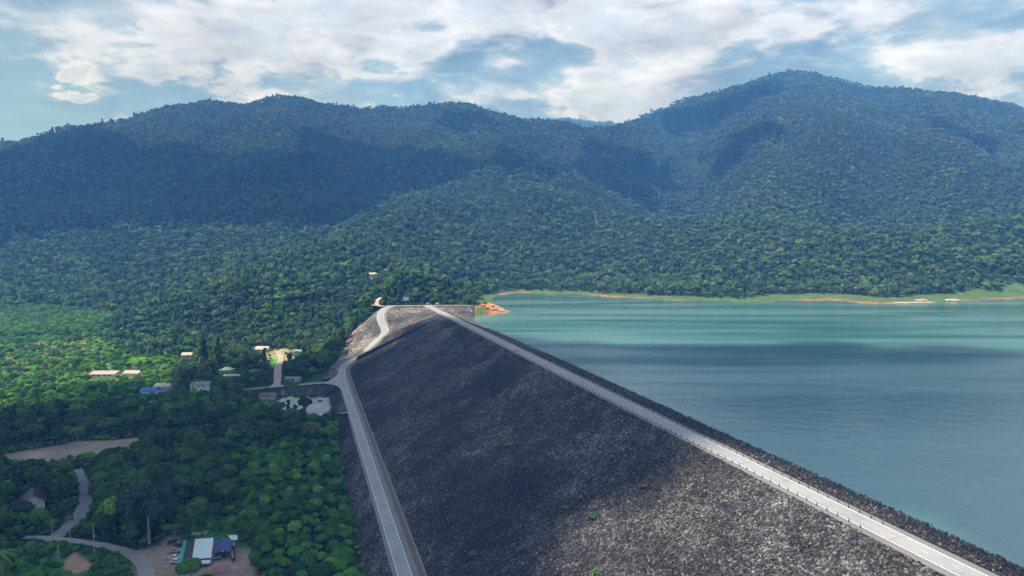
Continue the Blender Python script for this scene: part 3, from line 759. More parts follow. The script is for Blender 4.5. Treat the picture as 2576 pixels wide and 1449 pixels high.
ribbon('gravel_road', gravel_a, np.linspace(4.6, 7.6, len(gravel_a)) * (1 + .16 * (rng.random(len(gravel_a)) - .5)), M['gravel_blue'], 0.03)
ribbon('gravel_track', gravel_b, np.linspace(3.4, 7.0, len(gravel_b)) * (1 + .22 * (rng.random(len(gravel_b)) - .5)), M['gravel'], 0.07)
ribbon('car_park_road', entry, np.linspace(12, 7, len(entry)), M['road'], 0.04)
# junction apron (a smooth fan of concrete)
_iw = int(np.argmin(np.abs(project(west)[0] - 812)))
_a1, _a2 = offs(west, -4.0)[_iw], offs(west, 4.0)[_iw]; _ap = [_a1, _a2] if _a1[1] < _a2[1] else [_a2, _a1]
jp = [benchL[iJ - 9] + (RC[iJ - 9] - benchL[iJ - 9]) * .3, G(853, 974, -39), G(838, 967.5, -39.4), *_ap, G(838, 951, -38.8), G(853, 938, -36.6), RC[iJ + 12], RC[iJ + 4], RC[iJ - 9]]
me = bpy.data.meshes.new('junction'); me.from_pydata([(p[0], p[1], p[2] + .05) for p in jp], [], [tuple(range(len(jp)))]); me.materials.append(M['road']); tag(link('junction_road', me), kind='structure')
# drain along the toe
dr = offs(RC, widths / 2 + ditch * .62)[:iN + 6]
d_ = empty('toe_drain', tuple(dr[0])); tag(d_, 'brown earth drain running beside the right edge of the lower dam road', 'drain')
o = ribbon('drain_bed', dr - dr[0], 1.2, M['drain'], -0.12, parent=d_)
for sd_ in (-1, 1):
    kk = offs(dr, sd_ * 0.7) - dr[0]; A = kk.copy(); B = offs(kk, .3); V = np.vstack([A, B, A + [0, 0, .35], B + [0, 0, .35]]); n = len(kk); i = np.arange(n - 1)
    F = np.vstack([np.stack([i + 2 * n, i + 2 * n + 1, i + 3 * n + 1, i + 3 * n], 1), np.stack([i, i + 1, i + 2 * n + 1, i + 2 * n], 1), np.stack([i + n, i + 3 * n, i + 3 * n + 1, i + n + 1], 1)])
    V[:, 2] -= .3
    link('drain_kerb', np_mesh('drain_kerb', V, F, [M['drain']]), d_)

# --- loose stones over the rockfill (uncountable)
def gn_scatter(name, pts, rot, scl, index, protos, tint=None):
    me = bpy.data.meshes.new(name); me.vertices.add(len(pts)); me.vertices.foreach_set('co', np.asarray(pts, np.float32).ravel())
    for nm, dt, arr, key in (('rot', 'FLOAT_VECTOR', rot, 'vector'), ('scl', 'FLOAT_VECTOR', scl, 'vector')):
        a = me.attributes.new(nm, dt, 'POINT'); a.data.foreach_set(key, np.asarray(arr, np.float32).ravel())
    a = me.attributes.new('idx', 'INT', 'POINT'); a.data.foreach_set('value', np.asarray(index, np.int32))
    a = me.attributes.new('tint', 'FLOAT', 'POINT'); a.data.foreach_set('value', np.asarray(tint if tint is not None else np.zeros(len(pts)), np.float32))
    col = bpy.data.collections.new(name + '_kinds')
    for i, pm in enumerate(protos):
        po = bpy.data.objects.new('%s_%02d' % (name, i), pm); col.objects.link(po)
    ng = bpy.data.node_groups.new(name, 'GeometryNodeTree')
    ng.interface.new_socket('Geometry', in_out='INPUT', socket_type='NodeSocketGeometry'); ng.interface.new_socket('Geometry', in_out='OUTPUT', socket_type='NodeSocketGeometry')
    N = ng.nodes; L = ng.links
    gi = N.new('NodeGroupInput'); go = N.new('NodeGroupOutput'); ip = N.new('GeometryNodeInstanceOnPoints'); ci = N.new('GeometryNodeCollectionInfo')
    ci.inputs['Collection'].default_value = col; ci.inputs['Separate Children'].default_value = True; ci.inputs['Reset Children'].default_value = True
    def na(nm, dt):
        n = N.new('GeometryNodeInputNamedAttribute'); n.data_type = dt; n.inputs[0].default_value = nm; return [o for o in n.outputs if o.enabled and o.name == 'Attribute'][0]
    L.new(gi.outputs[0], ip.inputs['Points']); L.new(ci.outputs[0], ip.inputs['Instance']); ip.inputs['Pick Instance'].default_value = True
    L.new(na('idx', 'INT'), ip.inputs['Instance Index']); L.new(na('rot', 'FLOAT_VECTOR'), ip.inputs['Rotation']); L.new(na('scl', 'FLOAT_VECTOR'), ip.inputs['Scale'])
    L.new(ip.outputs[0], go.inputs[0])
    o = link(name, me); md = o.modifiers.new('scatter', 'NODES'); md.node_group = ng
    return o

def stone_mesh(i):
    r = np.random.default_rng(100 + i)
    import bmesh
    bm = bmesh.new(); bmesh.ops.create_icosphere(bm, subdivisions=1, radius=.5)
    for v in bm.verts: v.co = Vector((v.co.x * 1.25, v.co.y * .95, v.co.z * .75)) * (0.75 + .5 * r.random())
    me = bpy.data.meshes.new('stone'); bm.to_mesh(me); bm.free(); me.materials.append(M['stone']); return me
stones = [stone_mesh(i) for i in range(6)]
NS = 60000
s_ = 120 + (560 - 120) * rng.random(NS) ** 1.35; u_ = rng.random(NS)
xt = np.interp(u_, [0, 1], [0, 1])
sp_t = fa + (TBC + LW / 2 + 6 - fa) * xt; sp_z = ZC + (ZB - ZC) * xt
pts = np.column_stack([DA[0] * s_ + DR[0] * sp_t, DA[1] * s_ + DR[1] * sp_t, sp_z - 0.05])
k2 = 9000; s2 = 100 + 380 * rng.random(k2) ** 1.3; u2 = rng.random(k2) * .8
t2 = TC + ROADW + 3.5 + (T_W - TC - ROADW) * u2; z2 = ZC - .2 - (ZC) * u2
pts = np.vstack([pts, np.column_stack([DA[0] * s2 + DR[0] * t2, DA[1] * s2 + DR[1] * t2, z2])])
n_ = len(pts); sz = .28 + .75 * rng.random(n_) ** 3.5
tag(gn_scatter('riprap_stones', pts, rng.random((n_, 3)) * 6.28, np.column_stack([sz, sz, sz * .8]), rng.integers(0, 6, n_), stones), 'grey broken stones covering the faces of the dam', 'stones', kind='stuff')

# ============================================================ TREE PROTOTYPES
def leaf_quads(C, N, size, r):
    """one small bent leaf clump per centre C with normal N"""
    n = len(C); a = np.cross(N, r.normal(size=(n, 3))); a /= np.linalg.norm(a, axis=1)[:, None] + 1e-9; b = np.cross(N, a)
    s = size * (.6 + .8 * r.random(n))[:, None]; s2 = s * (.6 + .5 * r.random(n))[:, None]
    return np.stack([C - a * s - b * s2, C + a * s - b * s2 * .8, C + a * s * .9 + b * s2, C - a * s + b * s2], 1)
def lobes_mesh(lobes, leaves, size, r, core=True, jit=.55):
    V = []; F = []; base = 0
    for (c, rad) in lobes:
        c = np.array(c); rad = np.array(rad)
        n = r.normal(size=(leaves, 3)); n[:, 2] = np.where(n[:, 2] < -0.35, -n[:, 2], n[:, 2]); n /= np.linalg.norm(n, axis=1)[:, None]
        C = c + n * rad * (.82 + .30 * r.random(leaves))[:, None]
        N = n + r.normal(size=(leaves, 3)) * jit; N /= np.linalg.norm(N, axis=1)[:, None]
        q = leaf_quads(C, N, size, r); V.append(q.reshape(-1, 3)); F.append(np.arange(leaves * 4).reshape(-1, 4) + base); base += leaves * 4
        if core:
            # a rough inner hull so that the crown is not see-through at its heart
            m, k = 6, 8
            th = np.linspace(.25, math.pi - .3, m)[:, None]; ph = np.linspace(0, 2 * math.pi, k, endpoint=False)[None]
            kr = .74 + .16 * r.random((m, k))
            g = np.stack([np.sin(th) * np.cos(ph) * kr, np.sin(th) * np.sin(ph) * kr, np.cos(th) * kr + 0 * ph], -1) * rad + c
            V.append(g.reshape(-1, 3)); ix = np.arange(m * k).reshape(m, k)
            F.append(np.stack([ix[:-1], np.roll(ix, -1, 1)[:-1], np.roll(ix, -1, 1)[1:], ix[1:]], -1).reshape(-1, 4) + base); base += m * k
    return np.vstack(V), np.vstack(F)
def trunk_mb(h, r0, lobes, rnd, n=6):
    b = MB(); lean = (rnd.random(2) - .5) * h * .08
    top = (lean[0], lean[1], h)
    b.tube([(0, 0, -1.5), (lean[0] * .3, lean[1] * .3, h * .4), top], [r0 * 1.2, r0 * .8, r0 * .45], n)
    for c, rad in lobes[:6]:
        b.tube([(lean[0] * .7, lean[1] * .7, h * .62), ((lean[0] + c[0]) * .5, (lean[1] + c[1]) * .5, (h * .7 + c[2]) * .52), tuple(c)], [r0 * .45, r0 * .3, r0 * .12], 5)
    return b
def broad(seed, H=12., R=5., leaves=150, size=.55, nl=13, flat=.6, low=.42):
    r = np.random.default_rng(seed); L = []
    for i in range(nl):
        a = 2.4 * i + r.random(); k = math.sqrt((i + .3) / nl) * R * .68
        z = H * (low + .1) + (1 - (k / R) ** 2) * H * .36 + r.normal() * .35
        rr = R * (.30 + .16 * r.random()); L.append(((math.cos(a) * k, math.sin(a) * k, z), (rr, rr, rr * (flat + .2 * r.random()))))
    return L, r
def tower(seed, H=15., R=3.0):
    r = np.random.default_rng(seed); L = []
    for i in range(12):
        f = i / 11; z = H * (.14 + .8 * f); w = R * (.75 + .5 * math.sin(f * 5 + seed) * .5) * (1.1 if f > .75 else .85)
        L.append(((r.normal() * .9, r.normal() * .9, z), (w * .72, w * .72, w * .6)))
    return L, r
def umbrella(seed, H=12., R=6.):
    r = np.random.default_rng(seed); L = []
    for i in range(17):
        a = 2.4 * i + r.random(); k = math.sqrt((i + .3) / 17) * R * .85; tier = r.random()
        L.append(((math.cos(a) * k, math.sin(a) * k, H * (.66 + .2 * tier) + (1 - (k / R) ** 2) * H * .10), (R * .30, R * .30, R * .13)))
    return L, r
def make_kind(fn, args, leaves, size, lm, trunk_h, r0, core=True, jit=.55, tm='bark'):
    L, r = fn(*args); V, F = lobes_mesh(L, leaves, size, r, core, jit)
    crown = np_mesh('crown', V, F, [M[lm]]); tb = trunk_mb(trunk_h, r0, L, r)
    tm_ = bpy.data.meshes.new('trunk'); tm_.from_pydata(tb.v, [], tb.f); tm_.materials.append(M[tm])
    # joined copy for scattering
    jm = bpy.data.meshes.new('tree'); nv = len(V)
    allv = V.tolist() + [tuple(v) for v in tb.v]; allf = F.tolist() + [tuple(i + nv for i in f) for f in tb.f]
    jm.from_pydata(allv, [], allf); jm.materials.append(M[lm]); jm.materials.append(M[tm])
    mi = np.zeros(len(allf), np.int32); mi[len(F):] = 1; jm.polygons.foreach_set('material_index', mi); jm.update()
    return dict(crown=crown, trunk=tm_, join=jm)
KB = [make_kind(broad, (11 + i, 12 + i % 3, 4.6 + .5 * (i % 3), 0, 0, 12 + i % 4, .62 + .05 * i), 150, .52, 'leaf', 8.5, .30) for i in range(5)]
KT = [make_kind(tower, (31 + i, 15 + 2 * i, 3.0), 150, .48, 'leaf', 12, .28) for i in range(3)]
KU = [make_kind(umbrella, (41 + i, 12., 6.4), 130, .50, 'leaf', 9, .28) for i in range(2)]
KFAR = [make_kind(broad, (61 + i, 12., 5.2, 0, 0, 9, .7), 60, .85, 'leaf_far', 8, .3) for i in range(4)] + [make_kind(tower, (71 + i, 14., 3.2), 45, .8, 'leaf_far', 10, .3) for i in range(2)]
KBUSH = [make_kind(broad, (81 + i, 3.2, 2.4, 0, 0, 7, .7, .2), 110, .30, 'leaf', 1.5, .10) for i in range(3)]

# ============================================================ COUNTABLE THINGS
PROT = np.zeros((363, 645), np.float32)       # places of the picture that trees nearer than this must leave open
def protect(poly, z=ZG, D=None, grow=0):
    poly = np.array(poly, float); x0, y0 = poly.min(0) - grow; x1, y1 = poly.max(0) + grow
    xs = np.arange(max(0, int(x0 / 4)), min(645, int(x1 / 4) + 1)); ys = np.arange(max(0, int(y0 / 4)), min(363, int(y1 / 4) + 1))
    if not len(xs) or not len(ys): return
    X, Y = np.meshgrid(xs * 4 + 2, ys * 4 + 2); Q = np.stack([X.ravel(), Y.ravel()], 1)
    m = inside(Q.astype(float), poly).reshape(X.shape)
    if grow: m = (sdist(Q.astype(float), list(poly)) < grow).reshape(X.shape)
    dd = (CAMZ - z) * FPX / np.maximum(Y - 609.0, 5) if D is None else np.full(X.shape, float(D))
    sub = PROT[ys[0]:ys[-1] + 1, xs[0]:xs[-1] + 1]; sub[m] = np.maximum(sub[m], dd[m])
CLEAR = []      # (centre, radius) on the ground where no tree stands
def hbox(x0, y0, x1, y1): return [(x0, y0), (x1, y0), (x1, y1), (x0, y1)]

def windows(mb_list, wall, w, d, h, spec, sill=M['concrete']):
    """spec: (side, along, z, width, height)"""
    for side, a, z, ww, hh in spec:
        f = MB(); g = MB()
        if side in 'fb':
            y = (-d / 2 - .04) if side == 'f' else (d / 2 + .04); f.box((a, y, z), (ww + .16, .06, hh + .16)); g.box((a, y + (-.03 if side == 'f' else .03), z), (ww, .05, hh))
        else:
            x = (-w / 2 - .04) if side == 'l' else (w / 2 + .04); f.box((x, a, z), (.06, ww + .16, hh + .16)); g.box((x + (-.03 if side == 'l' else .03), a, z), (.05, ww, hh))
        fo = f.build('window', M['white'], wall); g.build('pane', M['glass'], fo)

def house(px, py, w, d, h, roof, rcol, wcol, label, rz=0.0, cat='house', lift=0.0, eave=.8, rh=None, wins=(), door=None, z=None, prot=None, group=None, base=0.0, clear=None, axis='x'):
    p = hit(px, py) if z is None else G(px, py, z)
    p = p + np.array([0, 0, lift])
    e = empty('village_house' if cat == 'house' else cat.replace(' ', '_'), tuple(p), rz); tag(e, label, cat, group)
    rh = rh if rh is not None else w * .18
    wall = MB().box((0, 0, (h - 1 - lift * 2) / 2), (w, d, h + 1 + lift * 2)).build('wall', M[wcol], e)
    if roof == 'gable':
        r = MB(); t = .14
        if axis == 'x':   # ridge along x
            k = d / 2 + eave; sl = rh / (d / 2)
            prof = [(-k, h - eave * sl), (0, h + rh), (k, h - eave * sl), (k, h - eave * sl + t), (0, h + rh + t), (-k, h - eave * sl + t)]
            r.prism(prof, -w / 2 - eave, w / 2 + eave); r.v = [(y, x, zz) for (x, y, zz) in r.v]
            g = MB().prism([(-d / 2, h - .02), (d / 2, h - .02), (0, h + rh - .05)], -w / 2, w / 2); g.v = [(y, x, zz) for (x, y, zz) in g.v]
        else:
            k = w / 2 + eave; sl = rh / (w / 2)
            prof = [(-k, h - eave * sl), (0, h + rh), (k, h - eave * sl), (k, h - eave * sl + t), (0, h + rh + t), (-k, h - eave * sl + t)]
            r.prism(prof, -d / 2 - eave, d / 2 + eave)
            g = MB().prism([(-w / 2, h - .02), (w / 2, h - .02), (0, h + rh - .05)], -d / 2, d / 2)
        g.build('gable', M[wcol], e)
    elif roof == 'hip':
        r = MB(); a, c = w / 2 + eave, d / 2 + eave; q = max(0.3, w / 2 - d / 2); z0 = h - .1
        v = [(-a, -c, z0), (a, -c, z0), (a, c, z0), (-a, c, z0), (-q, 0, h + rh), (q, 0, h + rh)]
        r.v = v; r.f = [(0, 1, 5, 4), (1, 2, 5), (2, 3, 4, 5), (3, 0, 4), (0, 3, 2, 1)]
    else:                 # mono-pitch, low at the front
        r = MB().box((0, 0, h + rh / 2 + .12), (w + 2 * eave, d + 2 * eave, .16), rx=math.atan2(rh, d))
        g = MB().prism([(-d / 2, h - .02), (d / 2, h - .02), (d / 2, h + rh * .9)], -w / 2, w / 2); g.v = [(y, x, zz) for (x, y, zz) in g.v]; g.build('gable', M[wcol], e)
    r.build('roof', ROOF[rcol], e)
    windows(None, wall, w, d, h, wins)
    if door:
        MB().box((door, -d / 2 - .05, 1.05), (1.0, .1, 2.1)).build('door', M['dark'], e)
    if prot: protect(hbox(*prot), D=p[1] - 1)
    CLEAR.append((p[:2], clear if clear else max(w, d) * .62 + 2.5))
    return e

Wn = lambda *a: a
house(941, 701, 13, 8, 4.5, 'gable', 'pale', 'wall', 'pale-roofed building half hidden in forest, lower of the two hillside buildings', 0.1, wins=[('f', -3, 2.2, 1.6, 1.5), ('f', 3, 2.2, 1.6, 1.5)], prot=(926, 678, 955, 703), rh=2.2, lift=3.0, clear=15)
house(974, 690, 9, 8, 4.5, 'gable', 'pale', 'wall', 'small white gabled house in forest, upper of the two hillside buildings', 0.2, wins=[('f', 0, 2.4, 1.8, 1.4)], prot=(961, 670, 987, 690), rh=2.4, axis='y', lift=3.0, clear=13)
house(473, 901, 11, 8, 4.6, 'gable', 'beige', 'cream', 'beige-roofed house with one dark window left of the tall feathery trees', .05, wins=[('f', 1.5, 2.8, 3.0, 1.5)], prot=(458, 874, 484, 903), rh=2.2, z=ZG)
house(262, 950, 24, 8, 4.2, 'mono', 'beige', 'slate' if False else 'cream', 'long low building with two pale roof tiers among bright green orchard trees', 0.02, rh=1.6, wins=[('f', x, 3.0, 3.0, 1.0) for x in (-8, -3, 3, 8)], prot=(236, 930, 286, 953), z=ZG)
house(332, 947, 15, 5, 3.6, 'mono', 'beige', 'cream', 'small shed with a single pale tilted roof right of the two-tier building', -0.03, cat='shed', rh=1.8, prot=(313, 932, 352, 946), z=ZG)
house(413, 980, 14, 9, 3.4, 'gable', 'pale', 'cream', 'house with a broad pale worn roof just behind the blue roof', -.12, rh=2.4, prot=(395, 960, 436, 972), z=ZG)
house(378, 990, 13, 8, 3.4, 'gable', 'blue', 'wall', 'house under a bright blue metal roof beside the pale roof', .10, rh=2.2, prot=(346, 967, 388, 988), z=ZG, wins=[('f', 3, 1.6, 1.5, 1.2)])
house(407, 988, 10, 8, 3.4, 'gable', 'slate', 'wall', 'house under a dark slate roof joined to the right of the blue roof', -.06, rh=2.0, prot=(390, 967, 424, 984), z=ZG)
house(396, 991, 4, 2.5, 2.4, 'mono', 'white', 'wall', 'tiny white-roofed lean-to in front of the blue roof', .1, cat='lean to', rh=.5, eave=.2, prot=(385, 982, 400, 990), z=ZG)
house(507, 983, 16, 9, 6.4, 'mono', 'grey', 'white', 'white two-storey house with a flat grey roof and small dark windows', .14, rh=.9, eave=1.0,
      wins=[('f', -5.8, 4.6, 1.2, 1.1), ('f', -1.4, 4.6, 1.4, 1.1), ('f', 3, 4.6, 1.4, 1.1), ('f', -6.0, 1.8, 1.5, 1.5), ('f', 1.0, 1.8, 1.4, 1.2)], prot=(482, 958, 523, 982), z=ZG)
house(570, 937, 13, 9, 3.4, 'hip', 'green', 'mint', 'mint green house with a hipped light green roof and a dark window', -.1, rh=2.3, wins=[('f', 3, 1.9, 2.6, 1.3)], prot=(555, 917, 592, 938), z=ZG)
house(583, 950, 15, 4, 2.2, 'mono', 'pale', 'cream', 'low pale shed roof in front of the mint green house', .06, cat='shed', rh=.6, prot=(572, 938, 602, 948), z=ZG)
house(657, 883, 20, 10, 3.2, 'gable', 'pale', 'cream', 'building with a wide pale gabled roof at the end of the village lane', -.12, rh=2.8, prot=(640, 864, 682, 880), z=ZG)
house(748, 893, 9, 7, 4.6, 'gable', 'green', 'mint', 'small pale green building with white base under dark trees right of the lane', .1, rh=1.6, prot=(742, 876, 762, 894), z=ZG)
house(644, 944, 15, 9, 3.2, 'hip', 'teal', 'mint', 'house with a dull teal hipped roof half hidden by trees left of the lane', -.35, rh=2.8, prot=(628, 922, 660, 938), z=ZG)
house(739, 958, 14, 6, 2.6, 'gable', 'grey', 'cream', 'low grey-roofed garage beside the village junction', -.02, cat='garage', rh=1.4, prot=(708, 940, 760, 955), z=-46.5, wins=[('f', -4, 1.1, 2.6, 1.6), ('f', 0, 1.1, 2.6, 1.6)])
house(674, 1006, 12, 8, 4.8, 'hip', 'brown', 'cream', 'cream pump house with a dark brown roof below the valley road', .04, cat='pump house', rh=2.0, eave=1.2, wins=[('f', 1.6, 3.6, 1.8, .9)], prot=(660, 983, 692, 1010), z=-49.2)
house(84, 1276, 9.5, 11, 4.8, 'gable', 'brown', 'wall', 'white house with a steep dark brown roof in the wood at lower left', .62, rh=3.4, axis='y', eave=1.1, wins=[('f', -1.3, 2.4, .8, 1.2), ('f', -.2, 2.4, .8, 1.2), ('f', .9, 2.4, .8, 1.2)], prot=(50, 1238, 130, 1282), z=ZG)

# ---- small concrete hut, tower of the outlet works etc.
p = G(712, 995, -48.5); e = empty('outlet_shaft', tuple(p)); tag(e, 'tall narrow concrete outlet shaft right of the brown-roofed pump house', 'shaft')
MB().box((0, 0, 2.6), (2.2, 2.2, 6.2), taper=.85).build('shaft_wall', M['concrete'], e, bevel=.05); MB().box((0, 0, 5.8), (2.5, 2.5, .5)).build('cap', M['dark'], e, bevel=.05)
protect(hbox(706, 975, 718, 1000), D=p[1])

# ---- restaurant yard at the bottom
def q4(cx, cy): return 383.3 + cx * .127, 1265 + cy * .127
def Z4(cx, cy, z): return G(*q4(cx, cy), ZG + z)
def canopy(name, label, cat, quad, col, thick=.10, posts=True, post_in=.03, extra=None, name_top='roof'):
    """quad: four world points (near-left, near-right, far-right, far-left)"""
    quad = [np.array(p) for p in quad]; c = np.mean(quad, axis=0); base = np.array([c[0], c[1], ZG])
    e = empty(name, tuple(base)); tag(e, label, cat); q = [p - base for p in quad]
    b = MB(); n = len(q); b.v = [tuple(p) for p in q] + [(p[0], p[1], p[2] - thick) for p in q]; b.f = [tuple(range(n)), tuple(range(2 * n - 1, n - 1, -1))] + [(i, n + i, n + (i + 1) % n, (i + 1) % n) for i in range(n)]
    b.build(name_top, ROOF[col], e)
    if posts:
        for p in q:
            k = p * (1 - post_in); MB().tube([(k[0], k[1], -.3), (k[0], k[1], p[2] - thick)], .07, 6).build('post', M['chrome'], e)
    CLEAR.append((c[:2], 7))
    return e, base, q
e, base, q = canopy('shop_roof', 'long white flat-roofed shop between the black canopy and the blue gabled tent', 'shop', [Z4(785, 1110, 3.3), Z4(1165, 1085, 3.3), Z4(1210, 690, 3.6), Z4(850, 715, 3.6)], 'white')
a, b2 = q[0], q[1]; u = (b2 - a) / np.linalg.norm(b2 - a)
m = MB(); m.v = [tuple(a + u * .3 + [0, .25, -.1]), tuple(b2 - u * .2 + [0, .25, -.1]), tuple(b2 - u * .2 + [0, .25, -.75]), tuple(a + u * .3 + [0, .25, -.75])]; m.f = [(0, 1, 2, 3)]; m.build('fascia', ROOF['navy'], e)
m = MB(); A = a + u * 1.0 + np.array([0, .1, -.85]); B = b2 - u * .1 + np.array([0, .1, -.85]); dn = np.array([.1, -1.7, -.75]); m.v = [tuple(v) for v in (A, B, B + dn, A + dn, A - [0, 0, .06], B - [0, 0, .06], B + dn - [0, 0, .06], A + dn - [0, 0, .06])]; m.f = [(0, 1, 2, 3), (7, 6, 5, 4), (3, 2, 6, 7), (0, 4, 5, 1)]
m.build('awning', M['white'], e)
m = MB(); m.box(tuple((A + B) / 2 + np.array([0, 1.2, -1.2])), (np.linalg.norm(B - A) - .6, .15, 2.2)); m.build('shop_front', ROOF['navy'], e)
m = MB()
for k in range(5): m.box(tuple(A + (B - A) * (.12 + .19 * k) + np.array([0, .3, -1.9])), (.75, .7, .8))
m.build('counter', M['chrome'], e)
m = MB(); mid = (q[0] + q[1] + q[2] + q[3]) / 4; _dv = (q[3] - q[0]) + (q[2] - q[1]); m.box((mid[0], mid[1], 1.4), (5.6, 15, 2.7), rz=-math.atan2(_dv[0], _dv[1])); m.build('wall', M['wall'], e)
canopy('shade_canopy', 'black shade-net canopy between the aqua awning and the white flat roof', 'canopy', [Z4(600, 1150, 2.7), Z4(778, 1112, 3.1), Z4(838, 722, 3.1), Z4(682, 738, 2.7)], 'black', .05)
canopy('aqua_awning', 'narrow aqua awning strip over the noses of the parked cars', 'awning', [Z4(505, 1195, 2.2), Z4(583, 1185, 2.7), Z4(680, 732, 2.7), Z4(620, 732, 2.2)], 'aqua', .05)
canopy('small_shed', 'small white square roof behind the blue gabled tent', 'shed', [Z4(1560, 735, 3.0), Z4(1684, 730, 3.0), Z4(1684, 635, 3.0), Z4(1500, 640, 3.0)], 'white', .08)
canopy('side_shed', 'narrow slate blue roof right of the blue gabled tent', 'shed', [Z4(1572, 850, 2.4), Z4(1640, 850, 2.4), Z4(1650, 745, 2.4), Z4(1572, 745, 2.4)], 'slate', .08)
canopy('red_shed', 'low rusty red roof in front of the blue gabled tent', 'shed', [Z4(1190, 1330, 2.0), Z4(1545, 1290, 2.0), Z4(1555, 1225, 2.3), Z4(1200, 1265, 2.3)], 'red', .08)
canopy('rust_shed', 'lowest pinkish brown roof at the bottom edge right of the round tree', 'shed', [Z4(1040, 1440, 1.8), Z4(1180, 1425, 1.8), Z4(1170, 1350, 2.1), Z4(1050, 1350, 2.1)], 'red', .08)
# gabled tent
rf, rb = Z4(1368, 925, 4.0), Z4(1405, 680, 4.0); lf, lb = Z4(1212, 1035, 2.4), Z4(1245, 790, 2.4); ef, eb = Z4(1558, 975, 2.4), Z4(1562, 745, 2.4)
c = (rf + rb) / 2; base = np.array([c[0], c[1], ZG]); e = empty('gabled_tent', tuple(base)); tag(e, 'dark blue gabled tent roof with a white sign on its front, beside the white roof', 'tent')
m = MB(); P6 = [p - base for p in (lf, rf, ef, lb, rb, eb)]; m.v = [tuple(p) for p in P6] + [(p[0], p[1], p[2] - .08) for p in P6]
m.f = [(0, 1, 4, 3), (1, 2, 5, 4), (9, 10, 7, 6), (10, 11, 8, 7), (0, 3, 9, 6), (2, 8, 11, 5), (0, 6, 7, 1), (1, 7, 8, 2)]; m.build('roof', ROOF['navy'], e)
m = MB(); m.v = [tuple(P6[0] + [0, .05, -.1]), tuple(P6[1] + [0, .05, -.1]), tuple(P6[2] + [0, .05, -.1]), tuple(P6[2] + [0, .05, -.7]), tuple(P6[1] + [0, .05, -.75]), tuple(P6[0] + [0, .05, -.7])]; m.f = [(0, 1, 4, 5), (1, 2, 3, 4)]; m.build('front_valance', ROOF['navy'], e)
mid = P6[1] + np.array([-.05, -.08, -.62]); m = MB(); m.box(tuple(mid), (2.0, .05, .36)).box(tuple(mid + [.35, -.02, .2]), (1.0, .05, .2)).build('sign', M['white'], e, bevel=.08)
for p in (P6[0], P6[2], P6[3], P6[5]): MB().tube([(p[0] * .97, p[1] * .97, -.3), (p[0] * .97, p[1] * .97, p[2] - .1)], .07, 6).build('post', M['chrome'], e)
for k in range(3):
    m = MB(); m.box((-1.6 + 1.9 * k, -3.4 - .3 * k, .38), (1.2, .8, .76), .2 * k).build('table', M['dark'] if k != 1 else M['wood'], e, bevel=.04)
# racks of goods along the right wall
p = Z4(1600, 1040, 0); e = empty('goods_rack', tuple(p), .40); tag(e, 'dark rack of stacked goods along the right side of the yard', 'rack')
m = MB()
for k in range(5): m.box((0, -4.5 + k * 2.4, .85), (1.4, 1.7, .07)); m.box((0, -4.5 + k * 2.4, .35), (1.4, 1.7, .07))
m.build('shelf', M['dark'], e)
for k in range(9): MB().box((random.uniform(-.4, .4), -5 + k * 1.2, 1.05), (.5, .5, .35), random.random()).build('goods_box', M['chrome'], e)
MB().box((.85, 0, 1.0), (.1, 13.5, 2.2)).build('back_panel', M['bark'], e)
for (cx, cy, lbl) in ((860, 625, 'left stack of pale sawn planks lying in the grass behind the white roof'), (1055, 600, 'right short stack of pale planks in the grass behind the white roof')):
    p = Z4(cx, cy, 0); e = empty('plank_stack', tuple(p), .06); tag(e, lbl, 'planks'); L_ = 4.2 if cx < 900 else 2.0
    for k in range(4): MB().box((random.uniform(-.3, .3), k * .8 - 1.2, .3 + .06 * k), (L_, .35, .18), random.uniform(-.04, .04)).build('plank', M['wood'], e)

